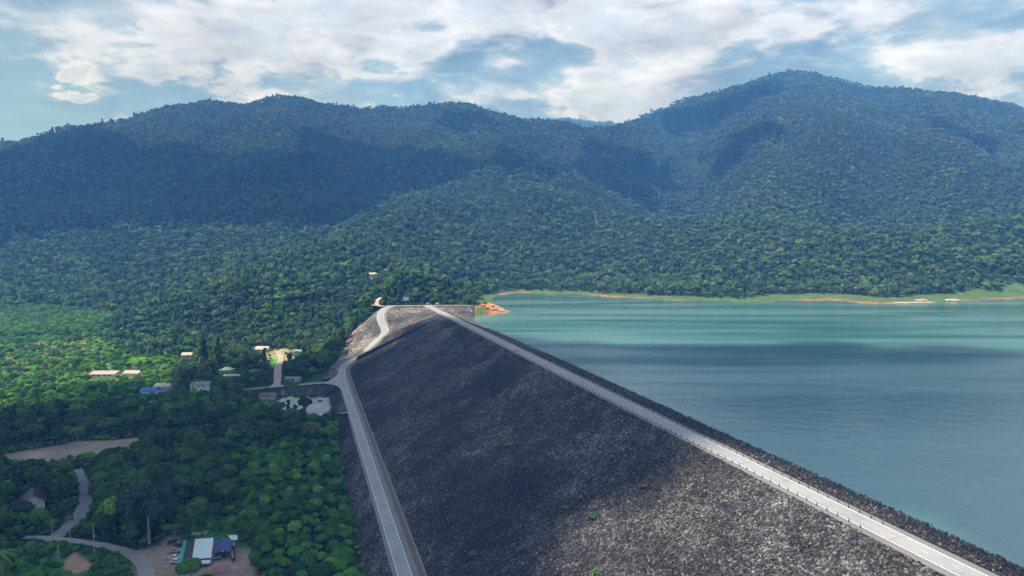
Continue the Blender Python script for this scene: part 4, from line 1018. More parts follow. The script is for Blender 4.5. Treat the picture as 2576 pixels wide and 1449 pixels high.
# ---- vehicles
def car_paint(n, c): return mat('paint_' + n, c, 0.35, 0.05, 1, spec=0.5, coat=0.5)
PAINT = dict(white=car_paint('white', (.72, .73, .75)), silver=car_paint('silver', (.40, .39, .38)), black=car_paint('black', (.02, .02, .025)), blue=car_paint('blue', (.03, .07, .28)))
def vehicle(kind, pos, heading, col, label, group=None):
    """heading: angle of the nose from +x"""
    e = empty(kind, tuple(pos), heading); tag(e, label, {'pickup_truck': 'pickup truck', 'parked_car': 'car', 'box_truck': 'truck'}[kind], group)
    pm = PAINT[col]; W_ = 1.8; b = MB(); L2 = 2.6 if kind == 'pickup_truck' else 2.25
    if kind == 'pickup_truck':
        prof = [(-2.6, .45), (2.55, .42), (2.62, .8), (2.45, 1.02), (1.25, 1.12), (-.95, 1.12), (-.95, .62), (-2.55, .62), (-2.6, .6)]
        b.prism(prof, -W_ / 2, W_ / 2); b.box((-1.75, .84, .87), (1.65, .10, .5)); b.box((-1.75, -.84, .87), (1.65, .10, .5)); b.box((-2.56, 0, .87), (.08, 1.72, .5))
        cab = [(-.95, 1.1), (1.15, 1.1), (.55, 1.68), (.3, 1.76), (-.75, 1.76), (-.9, 1.66)]; gl = [(-.85, 1.17), (1.0, 1.17), (.52, 1.62), (-.8, 1.62)]
    elif kind == 'box_truck':
        prof = [(-3.2, .5), (3.0, .5), (3.05, 1.3), (2.9, 1.5), (-3.2, 1.5)]; L2 = 3.1
        b.prism(prof, -W_ / 2, W_ / 2); b.box((-1.1, 0, 2.0), (4.0, 2.0, 1.2)); cab = [(1.2, 1.48), (2.95, 1.48), (2.6, 2.2), (1.3, 2.25)]; gl = [(1.5, 1.55), (2.8, 1.55), (2.5, 2.1), (1.6, 2.1)]
    else:
        prof = [(-2.2, .4), (2.2, .4), (2.25, .72), (2.05, .92), (1.1, 1.0), (-1.95, 1.02), (-2.25, .85)]
        b.prism(prof, -W_ / 2, W_ / 2); cab = [(-1.95, 1.0), (1.05, 1.0), (.4, 1.5), (.15, 1.58), (-1.5, 1.6), (-1.85, 1.5)]; gl = [(-1.8, 1.06), (.9, 1.06), (.38, 1.46), (-1.62, 1.48)]
    b.prism([(x, z) for x, z in cab], -W_ / 2 + .14, W_ / 2 - .14)
    bo = b.build('body', pm, e, bevel=.05)
    g = MB(); g.prism(gl, -W_ / 2 + .10, W_ / 2 - .10); g.build('side_windows', M['glass'], e)
    xf = cab[1][0]; zf = cab[1][1]; x2, z2 = cab[2]; m = MB(); m.quad((xf + .02, -.7, zf + .05), (xf + .02, .7, zf + .05), (x2 + .04, .62, z2 - .03), (x2 + .04, -.62, z2 - .03)); m.build('windscreen', M['glass'], e)
    for sx in (L2 * .64, -L2 * .60):
        for sy in (-1, 1):
            w = MB(); w.tube([(sx, sy * (W_ / 2 - .20), .36), (sx, sy * (W_ / 2 + .03), .36)], .36, 14); wo_ = w.build('wheel', M['rubber'], e)
            MB().tube([(sx, sy * (W_ / 2 + .0), .36), (sx, sy * (W_ / 2 + .05), .36)], .19, 10).build('rim', M['chrome'], wo_)
    for sy in (-1, 1):
        MB().box((prof[1][0] + .02, sy * .65, .78), (.08, .35, .16)).build('headlight', M['lamp'], e)
        MB().box((prof[0][0] - .0, sy * .72, .80), (.08, .2, .2)).build('tail_light', M['red_light'], e)
    if kind == 'pickup_truck': MB().box((-1.75, 0, .66), (1.55, 1.56, .05)).build('load_bed', M['dark'], e)
    CLEAR.append((np.array(pos[:2]), 3.5))
    return e
vehicle('parked_car', Z4(400, 790, 0), 1.25, 'black', 'black car standing alone on the track above the row of pickups')
vehicle('parked_car', Z4(545, 850, 0), .35, 'black', 'dark car half under the aqua awning, farthest of the row')
vehicle('pickup_truck', Z4(462, 975, 0), .16, 'silver', 'silver double-cab pickup, second from the far end of the row')
vehicle('pickup_truck', Z4(450, 1110, 0), .14, 'white', 'white single-cab pickup beside the silver one')
vehicle('pickup_truck', Z4(480, 1185, 0), .16, 'white', 'white pickup nearest the camera with its nose under the aqua awning')
vehicle('parked_car', Z4(1235, 1110, 0), .5, 'silver', 'small grey car parked between the white shop and the blue tent')
protect([q4(330, 640), q4(520, 640), q4(1700, 620), q4(1680, 1400), q4(1000, 1400), q4(1000, 1200), q4(340, 1240)], z=ZG)
vehicle('pickup_truck', G(802, 1003, -49.15), 3.05, 'white', 'white pickup at the far right corner of the car park')
vehicle('parked_car', G(804, 1010.5, -49.15), 3.2, 'blue', 'dark blue car in the car park below the white pickup')
vehicle('box_truck', G(733, 1006, -49.15), .1, 'white', 'white covered truck at the far left of the car park')
vehicle('pickup_truck', G(772, 1003.5, -49.15), 3.4, 'white', 'white pickup in the middle of the far side of the car park')
vehicle('parked_car', G(716, 1012, -49.15), .6, 'white', 'white car at the left end of the car park behind the tree')
# car park wall and lane kerb
p0, p1 = G(826, 1004, -49.1), G(834, 1036, -49.1); c = (p0 + p1) / 2; d = p1 - p0
e = empty('low_wall', tuple(c), math.atan2(d[1], d[0])); tag(e, 'low concrete wall on the right side of the car park', 'wall')
MB().box((0, 0, .4), (np.linalg.norm(d[:2]), .4, 1.1)).build('wall_panel', M['concrete'], e, bevel=.04); MB().box((0, 0, .98), (np.linalg.norm(d[:2]), .55, .1)).build('coping', M['path'], e)
# motorcycle by the track
p = Z4(135, 835, 0); e = empty('motorcycle', tuple(p), .2); tag(e, 'small dark motorcycle parked at the edge of the gravel yard', 'motorcycle')
MB().tube([(-.5, 0, .75), (-.1, 0, .7), (.3, 0, .85)], [.12, .18, .12], 8).build('frame', M['dark'], e, sm=True)
for sx in (-.62, .62): MB().tube([(sx, -.06, .3), (sx, .06, .3)], .3, 12).build('wheel', M['rubber'], e)
MB().box((-.25, 0, .86), (.7, .26, .1)).build('seat', M['rubber'], e, bevel=.03); MB().tube([(.45, -.35, 1.02), (.4, 0, 1.0), (.45, .35, 1.02)], .03, 6).build('handlebar', M['chrome'], e)

# ---- boat ramp
def boat(px, py, z, L_, rz, label, roof=True, col='white'):
    p = G(px, py, z); e = empty('moored_boat', tuple(p), rz); tag(e, label, 'boat')
    b = MB(); n = 8; W_ = L_ * .2
    prof = []
    for i in range(n + 1):
        f = i / n; w = W_ * (1 - max(0, (f - .55) / .45) ** 2) ; prof.append((L_ * (f - .5), w, .35 * max(0, f - .6)))
    for x, w, s in prof: b.v += [(x, -w, .55 + s), (x, -w * .6, -.1 + s), (x, w * .6, -.1 + s), (x, w, .55 + s)]
    for i in range(n):
        for k in range(3): b.f.append((i * 4 + k, i * 4 + k + 1, i * 4 + 5 + k, i * 4 + 4 + k))
    b.f.append((0, 1, 2, 3)); b.build('hull', PAINT[col], e)
    MB().box((-.1 * L_, 0, .42), (L_ * .7, W_ * 1.8, .06)).build('deck', M['wood'], e)
    if roof:
        MB().box((-.08 * L_, 0, 1.9), (L_ * .6, W_ * 2, .08)).build('canopy', M['white'], e)
        for sx in (-.34, .18):
            for sy in (-1, 1): MB().tube([(sx * L_, sy * W_ * .85, .5), (sx * L_, sy * W_ * .85, 1.9)], .04, 5).build('post', M['chrome'], e)
boat(1257, 781.5, .9, 9, 2.6, 'white covered boat drawn up at the tip of the orange landing')
boat(1264, 784.0, .5, 10, -.3, 'brown-hulled covered boat nearest the water at the landing', col='silver')
boat(1267, 781.0, .4, 7, -.3, 'slim white boat between the other two at the landing', roof=False)
def rp(px, py):
    p = hit(px, py); return p + np.array([0, 0, .05])
vehicle('parked_car', rp(1213, 772), .1, 'silver', 'grey car parked on the orange soil above the boat landing')
vehicle('pickup_truck', rp(1219, 772), .2, 'black', 'dark pickup beside the grey car above the boat landing')
p = rp(1240, 772); e = empty('landing_hut', tuple(p), .5); tag(e, 'small dark hut with a white roof on the orange soil by the landing', 'hut')
MB().box((0, 0, 1.1), (2.6, 2.4, 2.6)).build('wall', M['dark'], e); MB().box((0, 0, 2.5), (3.6, 3.2, .12), rx=.15).build('roof', M['white'], e)
# dead trunks standing in the lake
for i, (px, py, h, t_) in enumerate([(1290, 757, 5, 0), (1287, 770, 3.5, 0), (1311, 771, 3, 0), (1329, 772, 12, 1), (1333, 773, 2.5, 0), (1373, 771, 2.0, 0), (1278, 775, 9, 1), (1283, 779, 6, 0), (2072, 760, 3.0, 0)]):
    p = G(px, py, -.2); e = empty('dead_tree', tuple(p)); names = ['first', 'second', 'third', 'fourth', 'fifth', 'sixth', 'seventh', 'eighth']
    lab = ['short dead stump in the water off the grassy inlet', 'dark stump in the water right of the landing hut', 'low dark stump standing in the lake farther off the landing', 'tall pale dead trunk standing alone in the green lake',
           'short stump at the foot of the tall pale dead trunk', 'lone low stump farthest out in the lake from the landing', 'thin tall bare trunk at the shore beside the landing', 'bare trunk standing in water at the landing tip', 'lone dark stump in the lake off the far right shore'][i]
    tag(e, lab, 'dead tree')
    MB().tube([(0, 0, -2), (.1, 0, h * .5), (.05 + .1 * (i % 3), .1, h)], [.34, .26, .14], 7).build('trunk', M['bark_pale'] if t_ else M['dark'], e)
    if t_: MB().tube([(.1, 0, h * .6), (.8, .2, h * .8)], [.12, .05], 5).tube([(.08, 0, h * .75), (-.6, .1, h * .9)], [.1, .04], 5).build('branch', M['bark_pale'], e)
# pale rock slabs on the far right shore
M['slab'] = mat('pale_rock', (0.50, 0.42, 0.38), .9, .3, .3, bump=.5)
for i, (px, py, w, d, h, lab) in enumerate([(2285, 763, 46, 9, 1.6, 'long low pale rock shelf at the water edge of the far right shore'), (2318, 757, 20, 10, 2.2, 'broken pale boulders above the long rock shelf'), (2395, 757, 22, 16, 2.6, 'rounded pale rock slab right of the long shelf on the grassy shore'), (2330, 762, 26, 6, 1.2, 'low pale rock right end of the water edge shelf')]):
    p = hit(px, py - 1); r = np.random.default_rng(i); import bmesh
    bm = bmesh.new(); bmesh.ops.create_icosphere(bm, subdivisions=3, radius=1)
    for v in bm.verts:
        k = .75 + .45 * float(fbm(np.array([v.co.x * 3 + i * 9]), np.array([v.co.y * 3 + v.co.z]), 1.0, 3)[0]); v.co = Vector((v.co.x * w / 2 * k, v.co.y * d / 2 * k, v.co.z * h * k))
    me = bpy.data.meshes.new('rock_slab'); bm.to_mesh(me); bm.free(); me.materials.append(M['slab']); tag(link('rock_slab', me, loc=tuple(p)), lab, 'rock'); CLEAR.append((p[:2], w * .6))

# ---- billboard at the end of the dam
p = G(1022, 761, 12.0); e = empty('billboard', tuple(p), -.1); tag(e, 'blue and white billboard on posts in front of the forest at the dam end', 'billboard')
for sx in (-3.2, 0, 3.2): MB().tube([(sx, .15, -2), (sx, .15, 6.5)], .12, 6).build('post', M['dark'], e)
pn = MB().box((0, 0, 5.0), (8.0, .18, 5.0)).build('panel', ROOF['navy'], e)
m = MB()
for (x, z, w, h, a) in [(-2.4, 6.3, 2.0, .9, .5), (-.2, 5.6, 3.4, .7, .25), (2.0, 6.2, 2.2, .8, -.2), (-1.6, 4.2, 3.6, .5, .1), (1.9, 4.6, 2.6, .4, .35), (0, 3.1, 7.2, .7, 0)]: m.box((x, -.13, z), (w, .06, h), ry=a)
m.build('picture', M['white'], pn)
protect(hbox(1006, 738, 1040, 765), D=p[1])

# ---- little things on the abutment road
for i, (px, py, w, lab) in enumerate([(1085, 768.2, 1.6, 'white concrete barrier block standing where the crest road meets the abutment road'), (1060, 769.6, 2.0, 'low white block lying on the left of the crest road end')]):
    p = G(px, py, 11.05); e = empty('barrier_block', tuple(p), .2); tag(e, lab, 'barrier'); MB().box((0, 0, .5), (w, .6, 1.0), taper=.7).build('block', M['white'], e, bevel=.08); MB().box((0, -.3, .5), (w * .8, .06, .18)).build('stripe', M['red_light'], e)
for i, (px, lab) in enumerate([(1076, 'left white car parked under the trees behind the dam end'), (1101, 'right white car parked under the trees behind the dam end')]):
    vehicle('parked_car', G(px, 765.6, 11.1), .1 + i, 'white', lab)

# ---- guide posts along the crest
def ordinal(n): return '%d%s' % (n, 'th' if 10 <= n % 100 <= 20 else {1: 'st', 2: 'nd', 3: 'rd'}.get(n % 10, 'th'))
proto = None; cnt = 0
for side, t0, s0, s1, gname in ((0, TC - .45, 0, S_END - 90, 'left'), (1, TC + ROADW + .45, 0, 330, 'right')):
    k = 0
    for s in np.arange(140, s1, 4.0):
        P = st(s, t0, ZC - .1); ppx, ppy = project(P[None])
        if ppy[0] > 1452 or ppx[0] > 2590: continue
        k += 1
        if proto is None:
            proto = empty('guide_post', tuple(P)); MB().box((0, 0, .42), (.24, .24, 1.05), taper=.85).build('post', M['post'], proto, bevel=.02); MB().box((0, -.13, .78), (.12, .03, .16)).build('reflector', M['lamp'], proto); o = proto
        else:
            o = proto.copy(); COL.objects.link(o); o.location = tuple(P)
            for ch in proto.children:
                c = ch.copy(); COL.objects.link(c); c.parent = o
        o.rotation_euler = (random.uniform(-.03, .03), random.uniform(-.03, .03), -ALPHA)
        tag(o, 'short dark guide post, %s from the bottom along the crest road\'s %s edge' % (ordinal(k), gname), 'post', 'guide posts along the crest road')

# ---- people on the crest
def person(P, rz, label, h=1.7, shirt=(0.03, 0.03, 0.05), stride=.25):
    e = empty('person', tuple(P), rz); tag(e, label, 'person'); s = h / 1.7
    V = [(0, 0, .95), (0, 0, 1.15), (0, 0, 1.40), (0, 0, 1.50), (0, -.01, 1.60), (0, -.01, 1.68), (.09, 0, .90), (.10, -stride * .5, .50), (.10, -stride * .8 + .02, .09), (.10, -stride - .12, .04), (-.09, 0, .90), (-.10, stride * .35, .50), (-.10, stride, .10), (-.10, stride - .14, .05),
         (.19, 0, 1.38), (.24, .04, 1.12), (.24, -.04, .88), (-.19, 0, 1.38), (-.24, -.04, 1.12), (-.24, -.12, .90)]
    E = [(0, 1), (1, 2), (2, 3), (3, 4), (4, 5), (0, 6), (6, 7), (7, 8), (8, 9), (0, 10), (10, 11), (11, 12), (12, 13), (2, 14), (14, 15), (15, 16), (2, 17), (17, 18), (18, 19)]
    R_ = [.15, .14, .15, .06, .095, .085, .09, .07, .05, .04, .09, .07, .05, .04, .065, .048, .035, .065, .048, .035]
    me = bpy.data.meshes.new('body'); me.from_pydata([(x * s, y * s, z * s) for x, y, z in V], E, []); me.materials.append(mat('clothes', shirt, .8)); o = link('body', me, e)
    sk = o.modifiers.new('skin', 'SKIN')
    for i, r in enumerate(R_): me.skin_vertices[0].data[i].radius = (r * s, r * s * .8)
    me.skin_vertices[0].data[0].use_root = True
    o.modifiers.new('sub', 'SUBSURF').levels = 1
    MB().tube([(0, .02 * s, 1.60 * s), (0, .03 * s, 1.72 * s), (0, .03 * s, 1.765 * s)], [.10 * s, .095 * s, .05 * s], 10).build('hair', M['dark'], e, sm=True)
    MB().tube([(0, -.075 * s, 1.60 * s), (0, -.10 * s, 1.63 * s)], [.06 * s, .03 * s], 8).build('face', M['skin'], e, sm=True)
q = st(0, 0, 0)
def on_crest(px, py): return G(px, py, ZC + .01)
person(on_crest(1300.5, 884.5), .4, 'right person of the dark-clothed pair walking along the crest road', stride=.2)
person(on_crest(1298.0, 885.0), .2, 'left person of the dark-clothed pair walking along the crest road', shirt=(.02, .025, .05), stride=.25)
person(on_crest(1295.0, 883.5), .3, 'shorter person in dark clothes behind the walking pair on the crest road', h=1.2, shirt=(.04, .03, .04), stride=.2)

# ---- utility poles
def pole(px, py, h, label, arms=1, tr=False):
    p = hit(px, py) if py < 1040 else G(px, py, ZG); e = empty('utility_pole', tuple(p), random.uniform(-.3, .3)); tag(e, label, 'utility pole', 'utility poles in the valley')
    MB().tube([(0, 0, -1), (0, 0, h)], [.20, .13], 8).build('pole', M['concrete'], e)
    for k in range(arms): MB().box((0, 0, h - .4 - .8 * k), (2.4, .12, .14)).build('crossarm', M['dark'], e)
    m = MB()
    for x in (-1.1, -.4, .4, 1.1): m.tube([(x, 0, h - .33), (x, 0, h - .1)], .05, 6)
    m.build('insulator', M['white'], e)
    if tr: MB().tube([(.35, -.1, h * .55), (.35, -.1, h * .55 + .9)], .28, 8).build('transformer', M['concrete'], e)
    t_ = project(np.array([[p[0], p[1], p[2] + h]])); protect(hbox(px - 3, t_[1][0], px + 3, py), D=p[1])
for a in [(479, 983, 9, 'pale concrete power pole left of the white two-storey house', 1), (462, 980, 7, 'shorter power pole farther left beside the open ground by the slate roof', 1),
          (177, 1372, 13, 'dark power pole with crossarms in front of the gravel road bend', 2), (237, 1390, 13, 'pale power pole with a transformer at the edge of the gravel track', 1, True),
          (147, 1402, 10, 'pale pole right of the grass clearing edge at lower left', 0), (133, 1358, 9, 'thin dark pole at the inner corner of the gravel junction', 1)]: pole(*a)
# tall pale bare trunk behind lower left trees etc. handled with the trees

# road protections so that the roads stay in view
for C, z in ((west, None), (village, None), (gravel_a[12:], None), (gravel_b, None)):
    px, py = project(C)
    for i in range(0, len(C) - 1, 2):
        x, y = px[i], py[i]
        if C is west and x < 610: continue
        if 0 < x < 2576 and y < 1449: protect(hbox(x - 9, y - 4, x + 9, y + 3), D=C[i, 1])
protect([(686, 893), (700, 893), (712, 905), (706, 930), (690, 925), (680, 922)], z=-47.5)
protect([(760, 1003), (826, 1003), (833, 1036), (800, 1040), (790, 1020), (762, 1010)], z=-49)
protect([(50, 1136), (130, 1124), (190, 1112), (235, 1109), (300, 1107), (358, 1100), (300, 1118), (236, 1130), (190, 1140), (130, 1152), (30, 1156)], z=ZG)
protect([(160, 1430), (170, 1405), (188, 1385), (200, 1400), (228, 1415), (225, 1430), (190, 1440)], z=ZG)
protect([(640, 985), (700, 985), (760, 975), (850, 975), (875, 1020), (838, 1020), (826, 1003), (790, 1000)], z=-45)
protect([(330, 1395), (420, 1375), (440, 1350), (455, 1350), (450, 1449), (390, 1449)], z=ZG)
protect([(640, 985), (705, 990), (705, 1010), (650, 1012)], z=-49)

# ============================================================ FOREST
def crown_rect_blocked(P, H, R):
    """does a crown cover something that has to stay in view"""
    px, py = project(P); sc_ = FPX / P[:, 1]
    x0 = ((px - R * sc_) / 4).astype(int); x1 = ((px + R * sc_) / 4).astype(int) + 1
    _, yt = project(P + np.column_stack([np.zeros(len(P)), np.zeros(len(P)), H])); y0 = (yt / 4).astype(int); y1 = (py / 4).astype(int) + 1
    out = np.zeros(len(P), bool)
    for i in range(len(P)):
        a, b_, c_, d_ = max(0, x0[i]), min(645, x1[i]), max(0, y0[i]), min(363, y1[i])
        if a < b_ and c_ < d_ and (PROT[c_:d_, a:b_] > P[i, 1] + 2).any(): out[i] = True
    return out
# horizon table for leaving out what no nearby viewpoint could see
EL = (Hg.reshape(NR, NA) - CAMZ) / RR
CM = np.maximum.accumulate(EL, axis=0)
def seen(P, extra):
    a = np.arctan2(P[:, 0], P[:, 1]); r = np.hypot(P[:, 0], P[:, 1])
    ia = np.clip(((a - az[0]) / (az[1] - az[0])).astype(int), 0, NA - 1); ir = np.clip((np.log(r / 70) / math.log(7200 / 70) * (NR - 1)).astype(int) - 1, 0, NR - 1)
    return (P[:, 2] + extra - CAMZ) / r > CM[ir, ia] - 0.002
ALLROADS = [(west, 5), (village, 6), (gravel_a, 6), (gravel_b, 5.5), (entry, 6), (toproad, 9), (hillroad, 5), (RC, 10)]
nop = [lot, yard, track, plow, grasslot, gp([(655, 1040), (655, 1000), (700, 1000), (700, 1040)], -49), gp([(681, 925), (686, 892), (698, 892), (695, 925)], -47.5), [np.asarray(p) for p in ramp]]
footw = [st(-300, TBL - 11.5, 0), st(sE, TBL - 11.5, 0), G(850, 1047, -47), G(834, 1040, -49), G(826, 1000, -49), G(716, 998, -49), G(640, 985, -48), G(640, 975, -46)] + [p for p in outer_toe[::-1]] + [G(945, 766, 10), G(1180, 765, 11), G(1240, 768, 5), G(1200, 800, 0), st(500, T_W + 6, 0), st(-300, T_W + 6, 0)]

def sample(n, r0, r1, a0, a1):
    a = np.radians(a0 + (a1 - a0) * rng.random(n)); r = np.sqrt(r0 ** 2 + (r1 ** 2 - r0 ** 2) * rng.random(n))
    return np.stack([r * np.sin(a), r * np.cos(a)], 1)
def thin(P, spacing):
    """drop points closer than the spacing (grid hashing)"""
    order = rng.permutation(len(P)); occ = {}; keep = []
    c = spacing if np.ndim(spacing) else np.full(len(P), spacing)
    for i in order:
        s = c[i]; g = (int(P[i, 0] // 8), int(P[i, 1] // 8)); ok = True
        for dx in (-1, 0, 1):
            for dy in (-1, 0, 1):
                for j in occ.get((g[0] + dx, g[1] + dy), ()):
                    if (P[i, 0] - P[j, 0]) ** 2 + (P[i, 1] - P[j, 1]) ** 2 < s * s: ok = False; break
                if not ok: break
            if not ok: break
        if ok: occ.setdefault(g, []).append(i); keep.append(i)
    return np.array(keep)
def allowed(P, near=True):
    ok = np.ones(len(P), bool)
    if near:
        for C, w in ALLROADS: ok &= line_d(P, C)[0] > w
        for poly in nop: ok &= ~inside(P, poly)
        for c, r in CLEAR: ok &= np.hypot(P[:, 0] - c[0], P[:, 1] - c[1]) > r
        ok &= sdist(P, footw) > 2
    t = P @ DR; lake = t > TC
    sd = sdist(P, shore); n = fbm(P[:, 0], P[:, 1], 60, 3)
    ok &= ~(lake & (sd < 22 + 26 * smooth(300, 520, P[:, 0]) + 44 * (n - .35)))
    ok &= sd > 4
    return ok

# near wood: individuals and the mass behind them
Pn = sample(52000, 205, 1250, -47, 3); Pn = Pn[np.hypot(Pn[:, 0], Pn[:, 1]) < 850 + 350 * rng.random(len(Pn)) ** 1.5]
_pl = sample(26000, 900, 1500, -40, -26); _q = project(np.column_stack([_pl, np.full(len(_pl), ZG)])); _pl = _pl[(_q[0] < 290) & (_q[1] > 768) & (_q[1] < 850)]; Pn = np.vstack([Pn, _pl])
Pn = Pn[allowed(Pn)]
hz = terrain(Pn); P3 = np.column_stack([Pn, hz]); fx, fy = project(P3)
plantation = (fx < 275 + 20 * np.sin(fy / 9)) & (fy > 770) & (fy < 850 - fx * .02) & (hz < -30)
orchard = (fy >= 838) & (fy < 1045) & (fx < 440) & ~plantation
margin = (fx > 560 + (1449 - fy) * .1) & (fy > 1130)
sp_ = np.where(plantation, 4.6, np.where(orchard, 6.2, np.where(margin, 4.2, 6.6))) * (1 + .25 * (rng.random(len(Pn)) - .5))
k = thin(Pn, sp_); P3 = P3[k]; plantation = plantation[k]; orchard = orchard[k]; margin = margin[k]; fx = fx[k]; fy = fy[k]
n = len(P3); big_ = fbm(P3[:, 0], P3[:, 1], 70, 3)
kind = rng.choice(10, n, p=[.17, .17, .16, .15, .15, .05, .05, .03, .04, .03])
hillside = P3[:, 2] > -30
kind = np.where(hillside & (rng.random(n) < .25), 5 + rng.integers(0, 3, n), kind)
scale = .78 + .5 * rng.random(n) ** 1.5 + (big_ - .5) * .5
scale = np.where(plantation, .62 + .08 * rng.random(n), scale); kind = np.where(plantation, rng.integers(0, 3, n), kind)
scale = np.where(orchard, .48 + .38 * rng.random(n) ** 2, scale); kind = np.where(orchard & (kind > 4) & (kind < 8), 1, kind)
scale = np.where(margin, .38 + .28 * rng.random(n), scale); kind = np.where(margin, rng.integers(0, 5, n), kind)
tint = np.clip((big_ - .45) * 1.2 + (rng.random(n) - .6) * .7, 0, .5)
tint = np.where(plantation, .42 + .2 * rng.random(n), tint)
tint = np.where(orchard, np.clip(rng.random(n) * 1.35 - .1, 0, 1), tint)
tint = np.where(margin, .25 + .45 * rng.random(n), tint)
HT = np.where((kind >= 5) & (kind < 8), 16.0, 12.5) * scale; RT = np.where((kind >= 5) & (kind < 8), 3.2, np.where(kind >= 8, 6.5, 5.2)) * scale
blk = crown_rect_blocked(P3, HT, RT)
# where a full tree would hide something try a low one
small = blk & ~plantation
HT2 = HT * .38; RT2 = RT * .42
blk2 = crown_rect_blocked(P3, HT2, RT2)
scale = np.where(small, scale * .40, scale); keep = ~(blk & (blk2 | plantation)); HT = np.where(small, HT2, HT)
kind = np.where(small & (kind > 4), kind % 5, kind)
keep &= seen(P3, HT + 12)
P3, kind, scale, tint, HT, fx, fy, plantation, orchard, margin = [v[keep] for v in (P3, kind, scale, tint, HT, fx, fy, plantation, orchard, margin)]
rotz = rng.random(len(P3)) * 6.28
NEARK = KB + KT + KU

# special trees come first: hand placed
SPECIAL_CLEAR = []
def tree_obj(name, P, rz, sc_, K, label, cat='tree', group=None, tn=0.0, extra=()):
    e = empty(name, tuple(P), rz); e.scale = (sc_, sc_, sc_) if np.ndim(sc_) == 0 else tuple(sc_); tag(e, label, cat, group)
    t_ = link('trunk', K['trunk'], e); c_ = link('crown', K['crown'], e); c_['tint'] = float(tn); t_['tint'] = 0.0
    return e
K_BIG = make_kind(umbrella, (201, 13., 7.6), 420, .36, 'leaf_grey', 9.5, .42, core=False, tm='bark_pale')
K_BIG2 = make_kind(broad, (202, 13., 6.6, 0, 0, 17, .6), 330, .38, 'leaf_grey', 10, .42, core=False, tm='bark_pale')
def feather(seed, H=34., R=6.):
    r = np.random.default_rng(seed); L = []
    for i in range(46):
        f = r.random() ** .8; a = r.random() * 6.28; k = R * (1 - f) ** .6 * r.random() ** .5 * .9
        L.append(((math.cos(a) * k, math.sin(a) * k, H * (.10 + .86 * f)), (R * .16, R * .16, R * .42)))
    return L, r
K_FEA = [make_kind(feather, (210 + i, 34., 6.5), 150, .42, 'leaf_pine', 30, .4, core=False, jit=.9) for i in range(2)]
K_ROUND = make_kind(broad, (220, 9., 4.8, 0, 0, 18, .8, .25), 330, .28, 'leaf', 5, .3)
def palm_kind(seed, H=11.):
    r = np.random.default_rng(seed); b = MB()
    b.tube([(0, 0, -1), (.3, .1, H * .5), (.6, .2, H)], [.22, .17, .14], 7)
    V = []; F = []
    for i in range(18):
        a = i * 2.4 + r.random() * .3; el = .9 - 1.1 * (i / 18); pts = []
        for k in range(7):
            f = k / 6; rr = 4.2 * f * math.cos(el * (1 - f * .5)); zz_ = 4.2 * (math.sin(el) * f - .75 * f * f) ; pts.append((math.cos(a) * rr + .6, math.sin(a) * rr + .2, H + zz_))
        for k in range(6):
            p, q_ = np.array(pts[k]), np.array(pts[k + 1]); side = np.array([-math.sin(a), math.cos(a), 0]) * .55 * (1 - (k / 6.5) ** 2) ; dr_ = np.array([0, 0, -.28])
            for s_i in (-1, 1):
                nv = len(V); V += [p, q_, q_ + side * s_i + dr_, p + side * s_i + dr_]; F.append((nv, nv + 1, nv + 2, nv + 3))
    crown = np_mesh('crown', np.array(V), np.array(F), [M['leaf']]); tm_ = bpy.data.meshes.new('trunk'); tm_.from_pydata(b.v, [], b.f); tm_.materials.append(M['bark_pale'])
    return dict(crown=crown, trunk=tm_)
K_PALM = [palm_kind(1, 9.), palm_kind(2, 7.)]
def at_ground(px, py, z=ZG): return G(px, py, z)
